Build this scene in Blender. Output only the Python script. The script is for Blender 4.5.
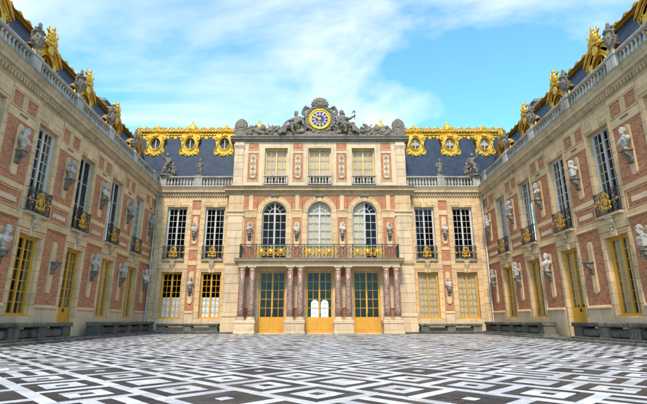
import bpy, bmesh, math, random
from mathutils import Vector, Matrix, Euler, noise as mnoise
R = math.radians
PI = math.pi
random.seed(7)
for o in list(bpy.data.objects):
    bpy.data.objects.remove(o)
scene = bpy.context.scene
COL = scene.collection

# ------------------------------------------------------------------ camera
cam = bpy.data.cameras.new('camera')
cam.sensor_width = 36.0
cam.lens = 434.0 / 647.0 * 36.0
cam.clip_start = 0.05
cam.clip_end = 6000
camo = bpy.data.objects.new('camera', cam)
COL.objects.link(camo)
camo.location = (0.27, 0.0, 0.806)
camo.rotation_euler = (R(90 + 15.27), 0, 0)
scene.camera = camo

# ------------------------------------------------------------------ world
SUN_EL, SUN_AZ = 48.0, 188.0          # azimuth clockwise from +Y: the sun stands behind the camera
world = bpy.data.worlds.new('World')
scene.world = world
world.use_nodes = True
wt = world.node_tree
for n in list(wt.nodes):
    wt.nodes.remove(n)


def wn(t, **k):
    n = wt.nodes.new(t)
    for a, b in k.items():
        setattr(n, a, b)
    return n


w_out = wn('ShaderNodeOutputWorld')
w_bg = wn('ShaderNodeBackground')
w_bg.inputs['Strength'].default_value = 0.15
sky = wn('ShaderNodeTexSky', sky_type='NISHITA', sun_disc=False)
sky.sun_elevation = R(SUN_EL)
sky.sun_rotation = R(SUN_AZ)
sky.altitude = 100
sky.air_density = 1.0
sky.dust_density = 0.15
sky.ozone_density = 2.2
w_tc = wn('ShaderNodeTexCoord')
w_sep = wn('ShaderNodeSeparateXYZ')
wt.links.new(w_tc.outputs['Generated'], w_sep.inputs[0])
w_add = wn('ShaderNodeMath', operation='ADD')
w_add.inputs[1].default_value = 0.35
wt.links.new(w_sep.outputs['Z'], w_add.inputs[0])
w_mx = wn('ShaderNodeMath', operation='MAXIMUM')
w_mx.inputs[1].default_value = 0.08
wt.links.new(w_add.outputs[0], w_mx.inputs[0])
w_dx = wn('ShaderNodeMath', operation='DIVIDE')
w_dy = wn('ShaderNodeMath', operation='DIVIDE')
for n, k in ((w_dx, 'X'), (w_dy, 'Y')):
    wt.links.new(w_sep.outputs[k], n.inputs[0])
    wt.links.new(w_mx.outputs[0], n.inputs[1])
w_cmb = wn('ShaderNodeCombineXYZ')
wt.links.new(w_dx.outputs[0], w_cmb.inputs['X'])
wt.links.new(w_dy.outputs[0], w_cmb.inputs['Y'])
w_map = wn('ShaderNodeMapping')
w_map.inputs['Location'].default_value = (9.17, 4.45, 0.0)
w_map.inputs['Scale'].default_value = (0.85, 1.25, 1.0)
w_map.inputs['Rotation'].default_value = (0, 0, R(40))
wt.links.new(w_cmb.outputs[0], w_map.inputs['Vector'])
w_n1 = wn('ShaderNodeTexNoise')
w_n1.inputs['Scale'].default_value = 1.5
w_n1.inputs['Detail'].default_value = 7
w_n1.inputs['Roughness'].default_value = 0.55
w_n1.inputs['Distortion'].default_value = 0.5
wt.links.new(w_map.outputs[0], w_n1.inputs['Vector'])
w_r1 = wn('ShaderNodeValToRGB')
w_r1.color_ramp.elements[0].position = 0.43
w_r1.color_ramp.elements[0].color = (0.02, 0.02, 0.02, 1)
w_r1.color_ramp.elements[1].position = 0.64
w_r1.color_ramp.elements[1].color = (0.95, 0.95, 0.95, 1)
wt.links.new(w_n1.outputs['Fac'], w_r1.inputs[0])
w_tint = wn('ShaderNodeMix', data_type='RGBA', blend_type='MULTIPLY')
w_tint.inputs[0].default_value = 1.0
w_tint.inputs[7].default_value = (0.47, 0.83, 0.86, 1)
wt.links.new(sky.outputs[0], w_tint.inputs[6])
w_mix = wn('ShaderNodeMix', data_type='RGBA')
w_mix.inputs[7].default_value = (3.1, 3.02, 2.85, 1)
wt.links.new(w_r1.outputs[0], w_mix.inputs[0])
wt.links.new(w_tint.outputs[2], w_mix.inputs[6])
wt.links.new(w_mix.outputs[2], w_bg.inputs['Color'])
wt.links.new(w_bg.outputs[0], w_out.inputs[0])

# ------------------------------------------------------------------ sun
sl = bpy.data.lights.new('sun', 'SUN')
sl.energy = 1.4
sl.angle = R(12)
sl.color = (1.0, 0.92, 0.80)
so = bpy.data.objects.new('sun', sl)
COL.objects.link(so)
so.location = (0, -40, 60)
sd = Vector((math.sin(R(SUN_AZ)) * math.cos(R(SUN_EL)), math.cos(R(SUN_AZ)) * math.cos(R(SUN_EL)), math.sin(R(SUN_EL))))
so.rotation_euler = sd.to_track_quat('Z', 'Y').to_euler()

vs = scene.view_settings
scene.display_settings.display_device = 'sRGB'
vs.view_transform = 'Standard'
vs.look = 'None'
vs.gamma = 1.0
vs.use_curve_mapping = False
vs.exposure = 1.68
scene.render.engine = 'CYCLES'
scene.cycles.max_bounces = 8
scene.cycles.transparent_max_bounces = 24

# ================================================================== helpers


class G:
    """collects geometry for one mesh"""

    def __init__(s):
        s.v = []; s.f = []; s.sm = []; s.mi = []; s.m = 0

    def add(s, v, f, sm=False):
        b = len(s.v)
        s.v += [tuple(p) for p in v]
        for q in f:
            s.f.append([i + b for i in q]); s.sm.append(sm); s.mi.append(s.m)

    def box(s, x0, x1, y0, y1, z0, z1):
        s.add([(x0, y0, z0), (x1, y0, z0), (x1, y1, z0), (x0, y1, z0), (x0, y0, z1), (x1, y0, z1), (x1, y1, z1), (x0, y1, z1)],
              [(0, 3, 2, 1), (4, 5, 6, 7), (0, 1, 5, 4), (1, 2, 6, 5), (2, 3, 7, 6), (3, 0, 4, 7)])

    def cbox(s, x0, x1, y0, y1, z0, z1, c=0.012):
        """box whose front (y0) edges are chamfered"""
        v = [(x0 + c, y0, z0 + c), (x1 - c, y0, z0 + c), (x1 - c, y0, z1 - c), (x0 + c, y0, z1 - c),
             (x0, y0 + c, z0), (x1, y0 + c, z0), (x1, y0 + c, z1), (x0, y0 + c, z1),
             (x0, y1, z0), (x1, y1, z0), (x1, y1, z1), (x0, y1, z1)]
        s.add(v, [(0, 1, 2, 3), (4, 5, 1, 0), (5, 6, 2, 1), (6, 7, 3, 2), (7, 4, 0, 3), (8, 9, 5, 4), (9, 10, 6, 5), (10, 11, 7, 6), (11, 8, 4, 7), (11, 10, 9, 8)])

    def ext(s, prof, x0, x1):
        """closed (y,z) profile extruded along x"""
        n = len(prof)
        v = [(x0, p[0], p[1]) for p in prof] + [(x1, p[0], p[1]) for p in prof]
        f = [(i, (i + 1) % n, n + (i + 1) % n, n + i) for i in range(n)]
        s.add(v, f + [tuple(range(n)), tuple(range(2 * n - 1, n - 1, -1))])

    def plate(s, out, y0, y1, bev=0.0, cx=0.0, cz=0.0):
        """closed (x,z) outline extruded along y, front edge bevelled by scaling"""
        n = len(out)
        rings = []
        if bev > 0:
            mx = sum(p[0] for p in out) / n; mz = sum(p[1] for p in out) / n
            sc = []
            for p in out:
                d = math.hypot(p[0] - mx, p[1] - mz) or 1
                k = max(0.3, 1 - bev / d)
                sc.append((mx + (p[0] - mx) * k, mz + (p[1] - mz) * k))
            rings.append([(cx + p[0], y0, cz + p[1]) for p in sc])
            rings.append([(cx + p[0], y0 + min(bev, (y1 - y0) * .6), cz + p[1]) for p in out])
        else:
            rings.append([(cx + p[0], y0, cz + p[1]) for p in out])
        rings.append([(cx + p[0], y1, cz + p[1]) for p in out])
        v = [q for r in rings for q in r]
        f = []
        for k in range(len(rings) - 1):
            f += [(k * n + i, k * n + (i + 1) % n, (k + 1) * n + (i + 1) % n, (k + 1) * n + i) for i in range(n)]
        k = (len(rings) - 1) * n
        s.add(v, f + [tuple(range(n)), tuple(range(k + n - 1, k - 1, -1))])

    def ring(s, inn, out, y0, y1, closed=True, ym=None):
        """band between two (x,z) outlines of equal length"""
        n = len(inn)
        ym = y0 if ym is None else ym
        v = [(p[0], ym, p[1]) for p in inn] + [(p[0], y0, p[1]) for p in out] + [(p[0], y1, p[1]) for p in out] + [(p[0], y1, p[1]) for p in inn]
        f = []
        for i in range(n if closed else n - 1):
            j = (i + 1) % n
            f += [(i, j, n + j, n + i), (n + i, n + j, 2 * n + j, 2 * n + i), (2 * n + i, 2 * n + j, 3 * n + j, 3 * n + i), (3 * n + i, 3 * n + j, j, i)]
        if not closed:
            f += [(0, n, 2 * n, 3 * n), (n - 1, 2 * n - 1, 3 * n - 1, 4 * n - 1)]
        s.add(v, f)

    def lathe(s, prof, cx=0, cy=0, cz=0, n=12, sx=1.0, sy=1.0, axis='z', rad=None):
        v = []; m = len(prof)
        for i in range(n):
            a = 2 * PI * i / n
            for r, z in prof:
                k = rad(a, z) if rad else 1.0
                if axis == 'z':
                    v.append((cx + r * k * sx * math.cos(a), cy + r * k * sy * math.sin(a), cz + z))
                else:
                    v.append((cx + r * k * sx * math.cos(a), cy + z, cz + r * k * sy * math.sin(a)))
        f = []
        for i in range(n):
            j = (i + 1) % n
            for k in range(m - 1):
                f.append((i * m + k, j * m + k, j * m + k + 1, i * m + k + 1))
        f.append(tuple(i * m for i in range(n)))
        f.append(tuple(i * m + m - 1 for i in range(n - 1, -1, -1)))
        s.add(v, f, True)

    def tube(s, path, r, n=6, closed=False, flat=1.0):
        pts = [Vector(p) for p in path]
        m = len(pts)
        v = []
        up = Vector((0, 1, 0))
        for i, p in enumerate(pts):
            a = pts[(i - 1) % m] if (closed or i > 0) else p
            b = pts[(i + 1) % m] if (closed or i < m - 1) else p
            t = (b - a).normalized() if (b - a).length > 1e-9 else Vector((0, 0, 1))
            u = up if abs(t.dot(up)) < 0.95 else Vector((1, 0, 0))
            e1 = t.cross(u).normalized(); e2 = t.cross(e1).normalized()
            rr = r[i] if isinstance(r, (list, tuple)) else r
            for k in range(n):
                an = 2 * PI * (k + .5) / n
                v.append(p + e1 * (rr * math.cos(an)) + e2 * (rr * flat * math.sin(an)))
        f = []
        for i in range(m if closed else m - 1):
            j = (i + 1) % m
            for k in range(n):
                l = (k + 1) % n
                f.append((i * n + k, i * n + l, j * n + l, j * n + k))
        if not closed:
            f += [tuple(range(n - 1, -1, -1)), tuple(range((m - 1) * n, m * n))]
        s.add(v, f, n > 4)

    def ell(s, c, r, rot=(0, 0, 0), nu=12, nv=8):
        mt = Euler(rot).to_matrix(); c = Vector(c)
        v = [c + mt @ Vector((0, 0, -r[2]))]
        for i in range(1, nv):
            ph = -PI / 2 + PI * i / nv
            for j in range(nu):
                a = 2 * PI * j / nu
                v.append(c + mt @ Vector((r[0] * math.cos(ph) * math.cos(a), r[1] * math.cos(ph) * math.sin(a), r[2] * math.sin(ph))))
        v.append(c + mt @ Vector((0, 0, r[2])))
        f = []
        for j in range(nu):
            f.append((0, 1 + (j + 1) % nu, 1 + j))
            f.append((len(v) - 1, 1 + (nv - 2) * nu + j, 1 + (nv - 2) * nu + (j + 1) % nu))
        for i in range(nv - 2):
            for j in range(nu):
                k = (j + 1) % nu
                f.append((1 + i * nu + j, 1 + i * nu + k, 1 + (i + 1) * nu + k, 1 + (i + 1) * nu + j))
        s.add(v, f, True)

    def cap(s, p0, p1, r0, r1, n=10):
        s.tube([p0, p1], [r0, r1], n=n)
        s.ell(p0, (r0, r0, r0), nu=n, nv=6)
        s.ell(p1, (r1, r1, r1), nu=n, nv=6)

    def scroll(s, cx, cz, r0, r1, a0, turns, y, t, n=26, ny=6, flat=1.0, tap=.5):
        """spiral bar in the x-z plane from radius r0 to r1"""
        p = []; rr = []
        for i in range(n):
            k = i / (n - 1)
            a = a0 + turns * 2 * PI * k
            r = r0 + (r1 - r0) * k
            p.append((cx + r * math.cos(a), y, cz + r * math.sin(a)))
            rr.append(t * (1 - (1 - tap) * k))
        s.tube(p, rr, n=ny, flat=flat)

    def mesh(s, name, mats, recalc=True):
        me = bpy.data.meshes.new(name)
        me.from_pydata(s.v, [], s.f)
        me.polygons.foreach_set('use_smooth', s.sm)
        me.polygons.foreach_set('material_index', s.mi)
        for m in (mats if isinstance(mats, (list, tuple)) else [mats]):
            me.materials.append(m)
        if recalc:
            b = bmesh.new(); b.from_mesh(me)
            bmesh.ops.recalc_face_normals(b, faces=b.faces)
            b.to_mesh(me); b.free()
        me.update()
        return me


def link(name, data, parent=None, loc=(0, 0, 0), rot=(0, 0, 0)):
    o = bpy.data.objects.new(name, data)
    COL.objects.link(o)
    o.parent = parent
    o.location = loc
    o.rotation_euler = rot
    return o


def mk(name, g, mat, parent=None, loc=(0, 0, 0), rot=(0, 0, 0), stuff=False):
    o = link(name, g.mesh(name, mat), parent, loc, rot)
    if stuff:
        o['kind'] = 'stuff'
    return o


def tag(o, label, cat, group=None):
    o['label'] = label; o['category'] = cat
    if group:
        o['group'] = group
    return o


def struct(o):
    o['kind'] = 'structure'
    return o


BC = {}


def block(name, par, x0, x1, y0, y1, z0, z1, mat, c=0.015, gap=0.004):
    """one dressed stone, an object of its own; meshes are shared between equal sizes"""
    x0 += gap; x1 -= gap; z0 += gap; z1 -= gap
    k = (round(x1 - x0, 3), round(y1 - y0, 3), round(z1 - z0, 3), mat.name, c)
    if k not in BC:
        g = G(); g.cbox(-k[0] / 2, k[0] / 2, 0, k[1], 0, k[2], c)
        BC[k] = g.mesh(name, mat)
    return link(name, BC[k], par, ((x0 + x1) / 2, y0 + random.uniform(-.003, .003), z0))


def arc(cx, cz, rx, rz, a0, a1, n):
    return [(cx + rx * math.cos(a0 + (a1 - a0) * i / (n - 1)), cz + rz * math.sin(a0 + (a1 - a0) * i / (n - 1))) for i in range(n)]


def ellipse(cx, cz, rx, rz, n=28):
    return [(cx + rx * math.cos(2 * PI * i / n), cz + rz * math.sin(2 * PI * i / n)) for i in range(n)]


def sculpt(name, g, mat, vox=0.025, sm=4, rough=0.0):
    """fuse overlapping forms into one continuous carved surface"""
    me = g.mesh(name, mat, recalc=False)
    o = bpy.data.objects.new(name, me); COL.objects.link(o)
    m = o.modifiers.new('r', 'REMESH'); m.mode = 'VOXEL'; m.voxel_size = vox; m.use_smooth_shade = True
    m2 = o.modifiers.new('s', 'SMOOTH'); m2.iterations = sm; m2.factor = 0.5
    dg = bpy.context.evaluated_depsgraph_get()
    r = bpy.data.meshes.new_from_object(o.evaluated_get(dg))
    r.name = name
    if rough:
        cn = [(v.co.copy(), v.normal.copy()) for v in r.vertices]
        fl = []
        for c, n in cn:
            fl.extend(c + n * (rough * (mnoise.noise(c * 7.0) + .6 * mnoise.noise(c * 17.0))))
        r.vertices.foreach_set('co', fl)
        r.update()
    bpy.data.objects.remove(o)
    bpy.data.meshes.remove(me)
    r.materials.clear(); r.materials.append(mat)
    r.polygons.foreach_set('use_smooth', [True] * len(r.polygons))
    return r


# ================================================================== materials
def nmat(name):
    m = bpy.data.materials.new(name)
    m.use_nodes = True
    nt = m.node_tree
    return m, nt, nt.nodes['Principled BSDF']


def N(nt, t, **k):
    n = nt.nodes.new(t)
    for a, b in k.items():
        setattr(n, a, b)
    return n


def ramp(nt, src, p0, p1, c0=(0, 0, 0, 1), c1=(1, 1, 1, 1)):
    r = N(nt, 'ShaderNodeValToRGB')
    r.color_ramp.elements[0].position = p0; r.color_ramp.elements[0].color = c0
    r.color_ramp.elements[1].position = p1; r.color_ramp.elements[1].color = c1
    nt.links.new(src, r.inputs[0])
    return r.outputs[0]


def noise(nt, vec, scale, detail=4, rough=.55, dist=0.0):
    n = N(nt, 'ShaderNodeTexNoise')
    n.inputs['Scale'].default_value = scale
    n.inputs['Detail'].default_value = detail
    n.inputs['Roughness'].default_value = rough
    n.inputs['Distortion'].default_value = dist
    if vec is not None:
        nt.links.new(vec, n.inputs['Vector'])
    return n.outputs['Fac']


def mixc(nt, fac, a, b, mode='MIX'):
    m = N(nt, 'ShaderNodeMix', data_type='RGBA', blend_type=mode)
    for s, i in ((fac, 0), (a, 6), (b, 7)):
        if hasattr(s, 'is_linked'):
            nt.links.new(s, m.inputs[i])
        else:
            m.inputs[i].default_value = s if i == 0 else (*s[:3], 1)
    return m.outputs[2]


def mth(nt, op, a, b):
    m = N(nt, 'ShaderNodeMath', operation=op)
    for s, i in ((a, 0), (b, 1)):
        if hasattr(s, 'is_linked'):
            nt.links.new(s, m.inputs[i])
        else:
            m.inputs[i].default_value = s
    return m.outputs[0]


def mapping(nt, src, sc=(1, 1, 1)):
    m = N(nt, 'ShaderNodeMapping')
    m.inputs['Scale'].default_value = sc
    nt.links.new(src, m.inputs['Vector'])
    return m.outputs[0]


def bump(nt, b, h, strength, dist=0.02):
    n = N(nt, 'ShaderNodeBump')
    n.inputs['Strength'].default_value = strength
    n.inputs['Distance'].default_value = dist
    nt.links.new(h, n.inputs['Height'])
    nt.links.new(n.outputs[0], b.inputs['Normal'])


def sc(c, k):
    return tuple(min(1, x * k) for x in c)


def stone(name, col, rough=.8, var=.12, dirt=(.10, .085, .07), da=.35, streak=.3, bmp=.25, fine=30, rnd=.10, metal=0.0, island=False, crev=0.0):
    m, nt, b = nmat(name)
    geo = N(nt, 'ShaderNodeNewGeometry')
    pos = geo.outputs['Position']
    n1 = noise(nt, pos, 1.7, 5)
    n2 = noise(nt, pos, fine, 4, .6)
    c = mixc(nt, ramp(nt, n1, .3, .7), sc(col, 1 - var), sc(col, 1 + var))
    c = mixc(nt, ramp(nt, n2, .35, .7), sc(col, 1 - var * 1.1), c)
    if rnd:
        if island:
            rv = geo.outputs['Random Per Island']
        else:
            rv = N(nt, 'ShaderNodeObjectInfo').outputs['Random']
        k = mth(nt, 'ADD', mth(nt, 'MULTIPLY', rv, 2 * rnd), 1 - rnd)
        cc = N(nt, 'ShaderNodeCombineColor')
        for i in range(3):
            nt.links.new(k, cc.inputs[i])
        c = mixc(nt, 1.0, c, cc.outputs[0], 'MULTIPLY')
    if streak:
        st = noise(nt, mapping(nt, pos, (5, 5, .5)), 1.4, 5, .6)
        c = mixc(nt, mth(nt, 'MULTIPLY', ramp(nt, st, .5, .75), streak), c, dirt)
    if da:
        d = noise(nt, pos, .9, 6, .65, .4)
        c = mixc(nt, mth(nt, 'MULTIPLY', ramp(nt, d, .48, .72), da), c, dirt)
    if crev:
        # blotches of soot and lichen
        bl = noise(nt, pos, 6.0, 7, .75, 1.0)
        c = mixc(nt, mth(nt, 'MULTIPLY', ramp(nt, bl, .46, .60), crev), c, dirt)
    nt.links.new(c, b.inputs['Base Color'])
    b.inputs['Roughness'].default_value = rough
    b.inputs['Metallic'].default_value = metal
    bump(nt, b, n2, bmp, .012)
    return m


def paint(name, col, rough=.45, var=.1, dirt=(.12, .08, .04), da=.25, metal=0.0, bmp=.08, spec=.5):
    m = stone(name, col, rough, var, dirt, da, .12, bmp, 18, .05, metal)
    m.node_tree.nodes['Principled BSDF'].inputs['Specular IOR Level'].default_value = spec
    return m


def brick(name, c1, c2, mortar):
    m, nt, b = nmat(name)
    tc = N(nt, 'ShaderNodeTexCoord')
    sp = N(nt, 'ShaderNodeSeparateXYZ'); nt.links.new(tc.outputs['Object'], sp.inputs[0])
    cb = N(nt, 'ShaderNodeCombineXYZ')
    nt.links.new(mth(nt, 'ADD', sp.outputs['X'], sp.outputs['Y']), cb.inputs['X']); nt.links.new(sp.outputs['Z'], cb.inputs['Y'])
    t = N(nt, 'ShaderNodeTexBrick')
    t.inputs['Scale'].default_value = 1.0
    t.inputs['Brick Width'].default_value = .22
    t.inputs['Row Height'].default_value = .072
    t.inputs['Mortar Size'].default_value = .010
    t.inputs['Mortar Smooth'].default_value = .3
    t.inputs['Bias'].default_value = -.1
    t.inputs['Color1'].default_value = (*c1, 1); t.inputs['Color2'].default_value = (*c2, 1); t.inputs['Mortar'].default_value = (*mortar, 1)
    nt.links.new(cb.outputs[0], t.inputs['Vector'])
    geo = N(nt, 'ShaderNodeNewGeometry')
    n1 = noise(nt, geo.outputs['Position'], 1.3, 5)
    n2 = noise(nt, geo.outputs['Position'], 14, 4, .7)
    c = mixc(nt, ramp(nt, n2, .3, .72), t.outputs['Color'], sc(c2, .55))
    c = mixc(nt, .75, t.outputs['Color'], c)
    c = mixc(nt, mth(nt, 'MULTIPLY', ramp(nt, n1, .5, .75), .18), c, sc(mortar, .75))
    nt.links.new(c, b.inputs['Base Color'])
    b.inputs['Roughness'].default_value = .85
    h = mth(nt, 'SUBTRACT', mth(nt, 'MULTIPLY', n2, .5), t.outputs['Fac'])
    bump(nt, b, h, .5, .01)
    return m


def slate(name):
    m, nt, b = nmat(name)
    tc = N(nt, 'ShaderNodeTexCoord')
    sp = N(nt, 'ShaderNodeSeparateXYZ'); nt.links.new(tc.outputs['Object'], sp.inputs[0])
    cb = N(nt, 'ShaderNodeCombineXYZ')
    nt.links.new(sp.outputs['X'], cb.inputs['X']); nt.links.new(sp.outputs['Z'], cb.inputs['Y'])
    t = N(nt, 'ShaderNodeTexBrick')
    t.inputs['Scale'].default_value = 1.0
    t.inputs['Brick Width'].default_value = .24
    t.inputs['Row Height'].default_value = .15
    t.inputs['Mortar Size'].default_value = .018
    t.inputs['Color1'].default_value = (.008, .022, .046, 1); t.inputs['Color2'].default_value = (.018, .041, .076, 1); t.inputs['Mortar'].default_value = (.012, .018, .035, 1)
    nt.links.new(cb.outputs[0], t.inputs['Vector'])
    geo = N(nt, 'ShaderNodeNewGeometry')
    n1 = noise(nt, geo.outputs['Position'], 2.2, 5, .6)
    c = mixc(nt, mth(nt, 'MULTIPLY', ramp(nt, n1, .4, .75), .6), t.outputs['Color'], (.035, .06, .095))
    b.inputs['Specular IOR Level'].default_value = .25
    nt.links.new(c, b.inputs['Base Color'])
    b.inputs['Roughness'].default_value = .55
    bump(nt, b, mth(nt, 'SUBTRACT', mth(nt, 'MULTIPLY', n1, .4), t.outputs['Fac']), .45, .015)
    return m


def marble_red(name):
    m, nt, b = nmat(name)
    geo = N(nt, 'ShaderNodeNewGeometry')
    v = N(nt, 'ShaderNodeTexVoronoi'); v.inputs['Scale'].default_value = 9; v.inputs['Randomness'].default_value = 1
    nz = noise(nt, geo.outputs['Position'], 5, 5, .6, 1.2)
    nt.links.new(geo.outputs['Position'], v.inputs['Vector'])
    c = mixc(nt, ramp(nt, nz, .35, .65), (.14, .055, .036), (.34, .19, .135))
    c = mixc(nt, ramp(nt, v.outputs['Distance'], .02, .5, (1, 1, 1, 1), (0, 0, 0, 1)), c, (.46, .33, .27))
    n3 = noise(nt, geo.outputs['Position'], 22, 4, .6, .5)
    c = mixc(nt, mth(nt, 'MULTIPLY', ramp(nt, n3, .52, .62), .7), c, (.52, .41, .34))
    nt.links.new(c, b.inputs['Base Color'])
    b.inputs['Roughness'].default_value = .32
    return m


def glass(name, tint, refl=1.0, rough=.03):
    """thin pane: clear view through, sky reflected on its face"""
    m, nt, b = nmat(name)
    nt.nodes.remove(b)
    out = nt.nodes['Material Output']
    tr = N(nt, 'ShaderNodeBsdfTransparent'); tr.inputs[0].default_value = (*tint, 1)
    gl = N(nt, 'ShaderNodeBsdfGlossy'); gl.inputs['Roughness'].default_value = rough
    gl.inputs['Color'].default_value = (refl, refl, refl, 1)
    lw = N(nt, 'ShaderNodeLayerWeight'); lw.inputs['Blend'].default_value = .5
    mx = N(nt, 'ShaderNodeMixShader')
    nt.links.new(mth(nt, 'ADD', mth(nt, 'MULTIPLY', mth(nt, 'POWER', lw.outputs['Facing'], 5.0), .40), .010), mx.inputs[0])
    nt.links.new(tr.outputs[0], mx.inputs[1]); nt.links.new(gl.outputs[0], mx.inputs[2])
    nt.links.new(mx.outputs[0], out.inputs['Surface'])
    geo = N(nt, 'ShaderNodeNewGeometry')
    bp = N(nt, 'ShaderNodeBump'); bp.inputs['Strength'].default_value = .05; bp.inputs['Distance'].default_value = .02
    nt.links.new(noise(nt, geo.outputs['Position'], 3.0, 2), bp.inputs['Height'])
    nt.links.new(bp.outputs[0], gl.inputs['Normal'])
    return m


def tile(name, col, alt, stain, rough, island):
    m, nt, b = nmat(name)
    geo = N(nt, 'ShaderNodeNewGeometry')
    pos = geo.outputs['Position']
    rv = geo.outputs['Random Per Island'] if island else N(nt, 'ShaderNodeObjectInfo').outputs['Random']
    c = mixc(nt, rv, col, alt)
    ve = noise(nt, pos, 2.6, 7, .68, 1.6)
    c = mixc(nt, mth(nt, 'MULTIPLY', ramp(nt, ve, .47, .56), .22), c, stain)
    sp = noise(nt, pos, 34, 4, .7)
    c = mixc(nt, mth(nt, 'MULTIPLY', ramp(nt, sp, .56, .74), .45), c, stain)
    big = noise(nt, pos, .33, 5, .6, .6)
    c = mixc(nt, mth(nt, 'MULTIPLY', ramp(nt, big, .50, .72), .38), c, (.20, .17, .14))
    nt.links.new(c, b.inputs['Base Color'])
    wet = noise(nt, pos, .6, 5, .6, .5)
    rr = N(nt, 'ShaderNodeMapRange')
    rr.inputs['From Min'].default_value = .35; rr.inputs['From Max'].default_value = .65
    rr.inputs['To Min'].default_value = rough - .14; rr.inputs['To Max'].default_value = rough + .2
    nt.links.new(wet, rr.inputs['Value'])
    nt.links.new(rr.outputs[0], b.inputs['Roughness'])
    b.inputs['Specular IOR Level'].default_value = .35 if col[0] > .3 else .24
    bump(nt, b, mth(nt, 'ADD', sp, mth(nt, 'MULTIPLY', ve, 1.5)), .2, .01)
    return m


CREAM = (.71, .475, .245)
M_STONE = stone('cream_limestone', CREAM, .82, .15, (.16, .11, .065), .36, .40, .4, 26, .10)
M_PALE = stone('pale_limestone', (.69, .50, .31), .8, .13, (.19, .145, .10), .34, .40, .4, 26, .09)
M_MOULD = stone('cornice_limestone', (.55, .40, .23), .85, .15, (.10, .075, .05), .45, .5)
M_CAP = stone('weathered_cap_stone', (.26, .23, .19), .9, .2, (.06, .055, .05), .5, .5)
M_BALU = stone('grey_white_baluster_stone', (.50, .435, .35), .85, .15, (.085, .07, .055), .5, .55, .4, 24, .14)
M_STAT = stone('grey_carved_marble', (.27, .22, .16), .75, .25, (.012, .010, .007), .35, .55, .6, 22, .10, crev=.6)
M_BUST = stone('white_grey_bust_marble', (.56, .495, .42), .6, .2, (.04, .034, .028), .25, .45, .35, 25, .3, crev=.28)
M_DARK = stone('blackened_bench_stone', (.16, .145, .11), .9, .4, (.012, .012, .010), .85, .85, .5, 11, .4)
M_BRICK = brick('red_brick', (.68, .235, .085), (.34, .09, .036), (.60, .40, .24))
M_SLATE = slate('blue_slate')
M_GOLD = stone('gilded_lead', (.84, .46, .055), .33, .16, (.20, .10, .012), .35, .25, .5, 30, .04, metal=.75, crev=.35)
M_LEAD = stone('grey_lead', (.16, .18, .22), .55, .15, (.07, .075, .09), .3, .3, .1, 10, .05)
M_YEL = paint('ochre_yellow_paint', (.66, .325, .022), .45, .12, (.25, .12, .03), .42)
M_PYEL = paint('pale_yellow_paint', (.70, .46, .13), .5, .08)
M_WHITE = paint('off_white_paint', (.55, .52, .47), .5, .08, (.2, .18, .15))
M_IRON = paint('black_iron', (.018, .020, .020), .45, .2, (.06, .05, .035), .3)
M_RED = marble_red('red_breche_marble')
M_GLASS = glass('old_window_glass', (.965, .975, .98))
M_GLASSB = glass('sky_mirroring_glass', (.62, .68, .76), 1.0)
M_CURT = paint('cream_curtain', (.58, .48, .335), .9, .06, (.4, .33, .22), .15)
M_NET = paint('white_net_curtain', (.80, .78, .73), .9, .06, (.35, .33, .3), .15)
M_BLIND = paint('grey_blind', (.60, .46, .31), .9, .05)
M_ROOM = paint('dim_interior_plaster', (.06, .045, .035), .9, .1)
M_BLUE = paint('clock_blue_enamel', (.02, .055, .26), .3, .1)
M_PIPE = paint('pale_drainpipe_paint', (.50, .45, .38), .5, .1)
M_WT_I = tile('white_marble_piece', (.72, .69, .68), (.46, .44, .44), (.24, .215, .20), .42, True)
M_BT_I = tile('black_marble_piece', (.024, .021, .021), (.055, .045, .040), (.13, .115, .105), .46, True)
M_WT = tile('white_marble', (.72, .69, .68), (.46, .44, .44), (.24, .215, .20), .42, False)
M_BT = tile('black_marble', (.024, .021, .021), (.055, .045, .040), (.13, .115, .105), .46, False)
M_JOINT = stone('dark_sandy_joint', (.13, .115, .10), .95, .2, (.05, .045, .04), .4, 0, .3, 40, 0)
M_COBBLE = stone('grey_paving', (.20, .19, .17), .9, .2, (.08, .075, .07), .5, 0, .4, 6, 0)

# ================================================================== the ground
g = G(); g.add([(-900, -900, -.06), (900, -900, -.06), (900, 2500, -.06), (-900, 2500, -.06)], [(0, 1, 2, 3)])
struct(mk('ground', g, M_COBBLE))

AXL = -11.56          # left wing face at the corner, it leans in a little towards the viewer
LS = 0.041
YS = 29.6             # face of the recessed bays
RX = 11.52


def left_x(y):
    return AXL + LS * (YS - y)


g = G(); g.add([(-13, -9, -.016), (13, -9, -.016), (13, YS, -.016), (-13, YS, -.016)], [(0, 1, 2, 3)])
pav = struct(mk('pavement', g, M_JOINT))

UT = 0.1560
CELL = 6 * UT
C0 = Vector((0.53, 6.38))
E1 = Vector((1, 1)).normalized(); E2 = Vector((-1, 1)).normalized()
pieces = []           # (x, y, half u, half v, dark)


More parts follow.
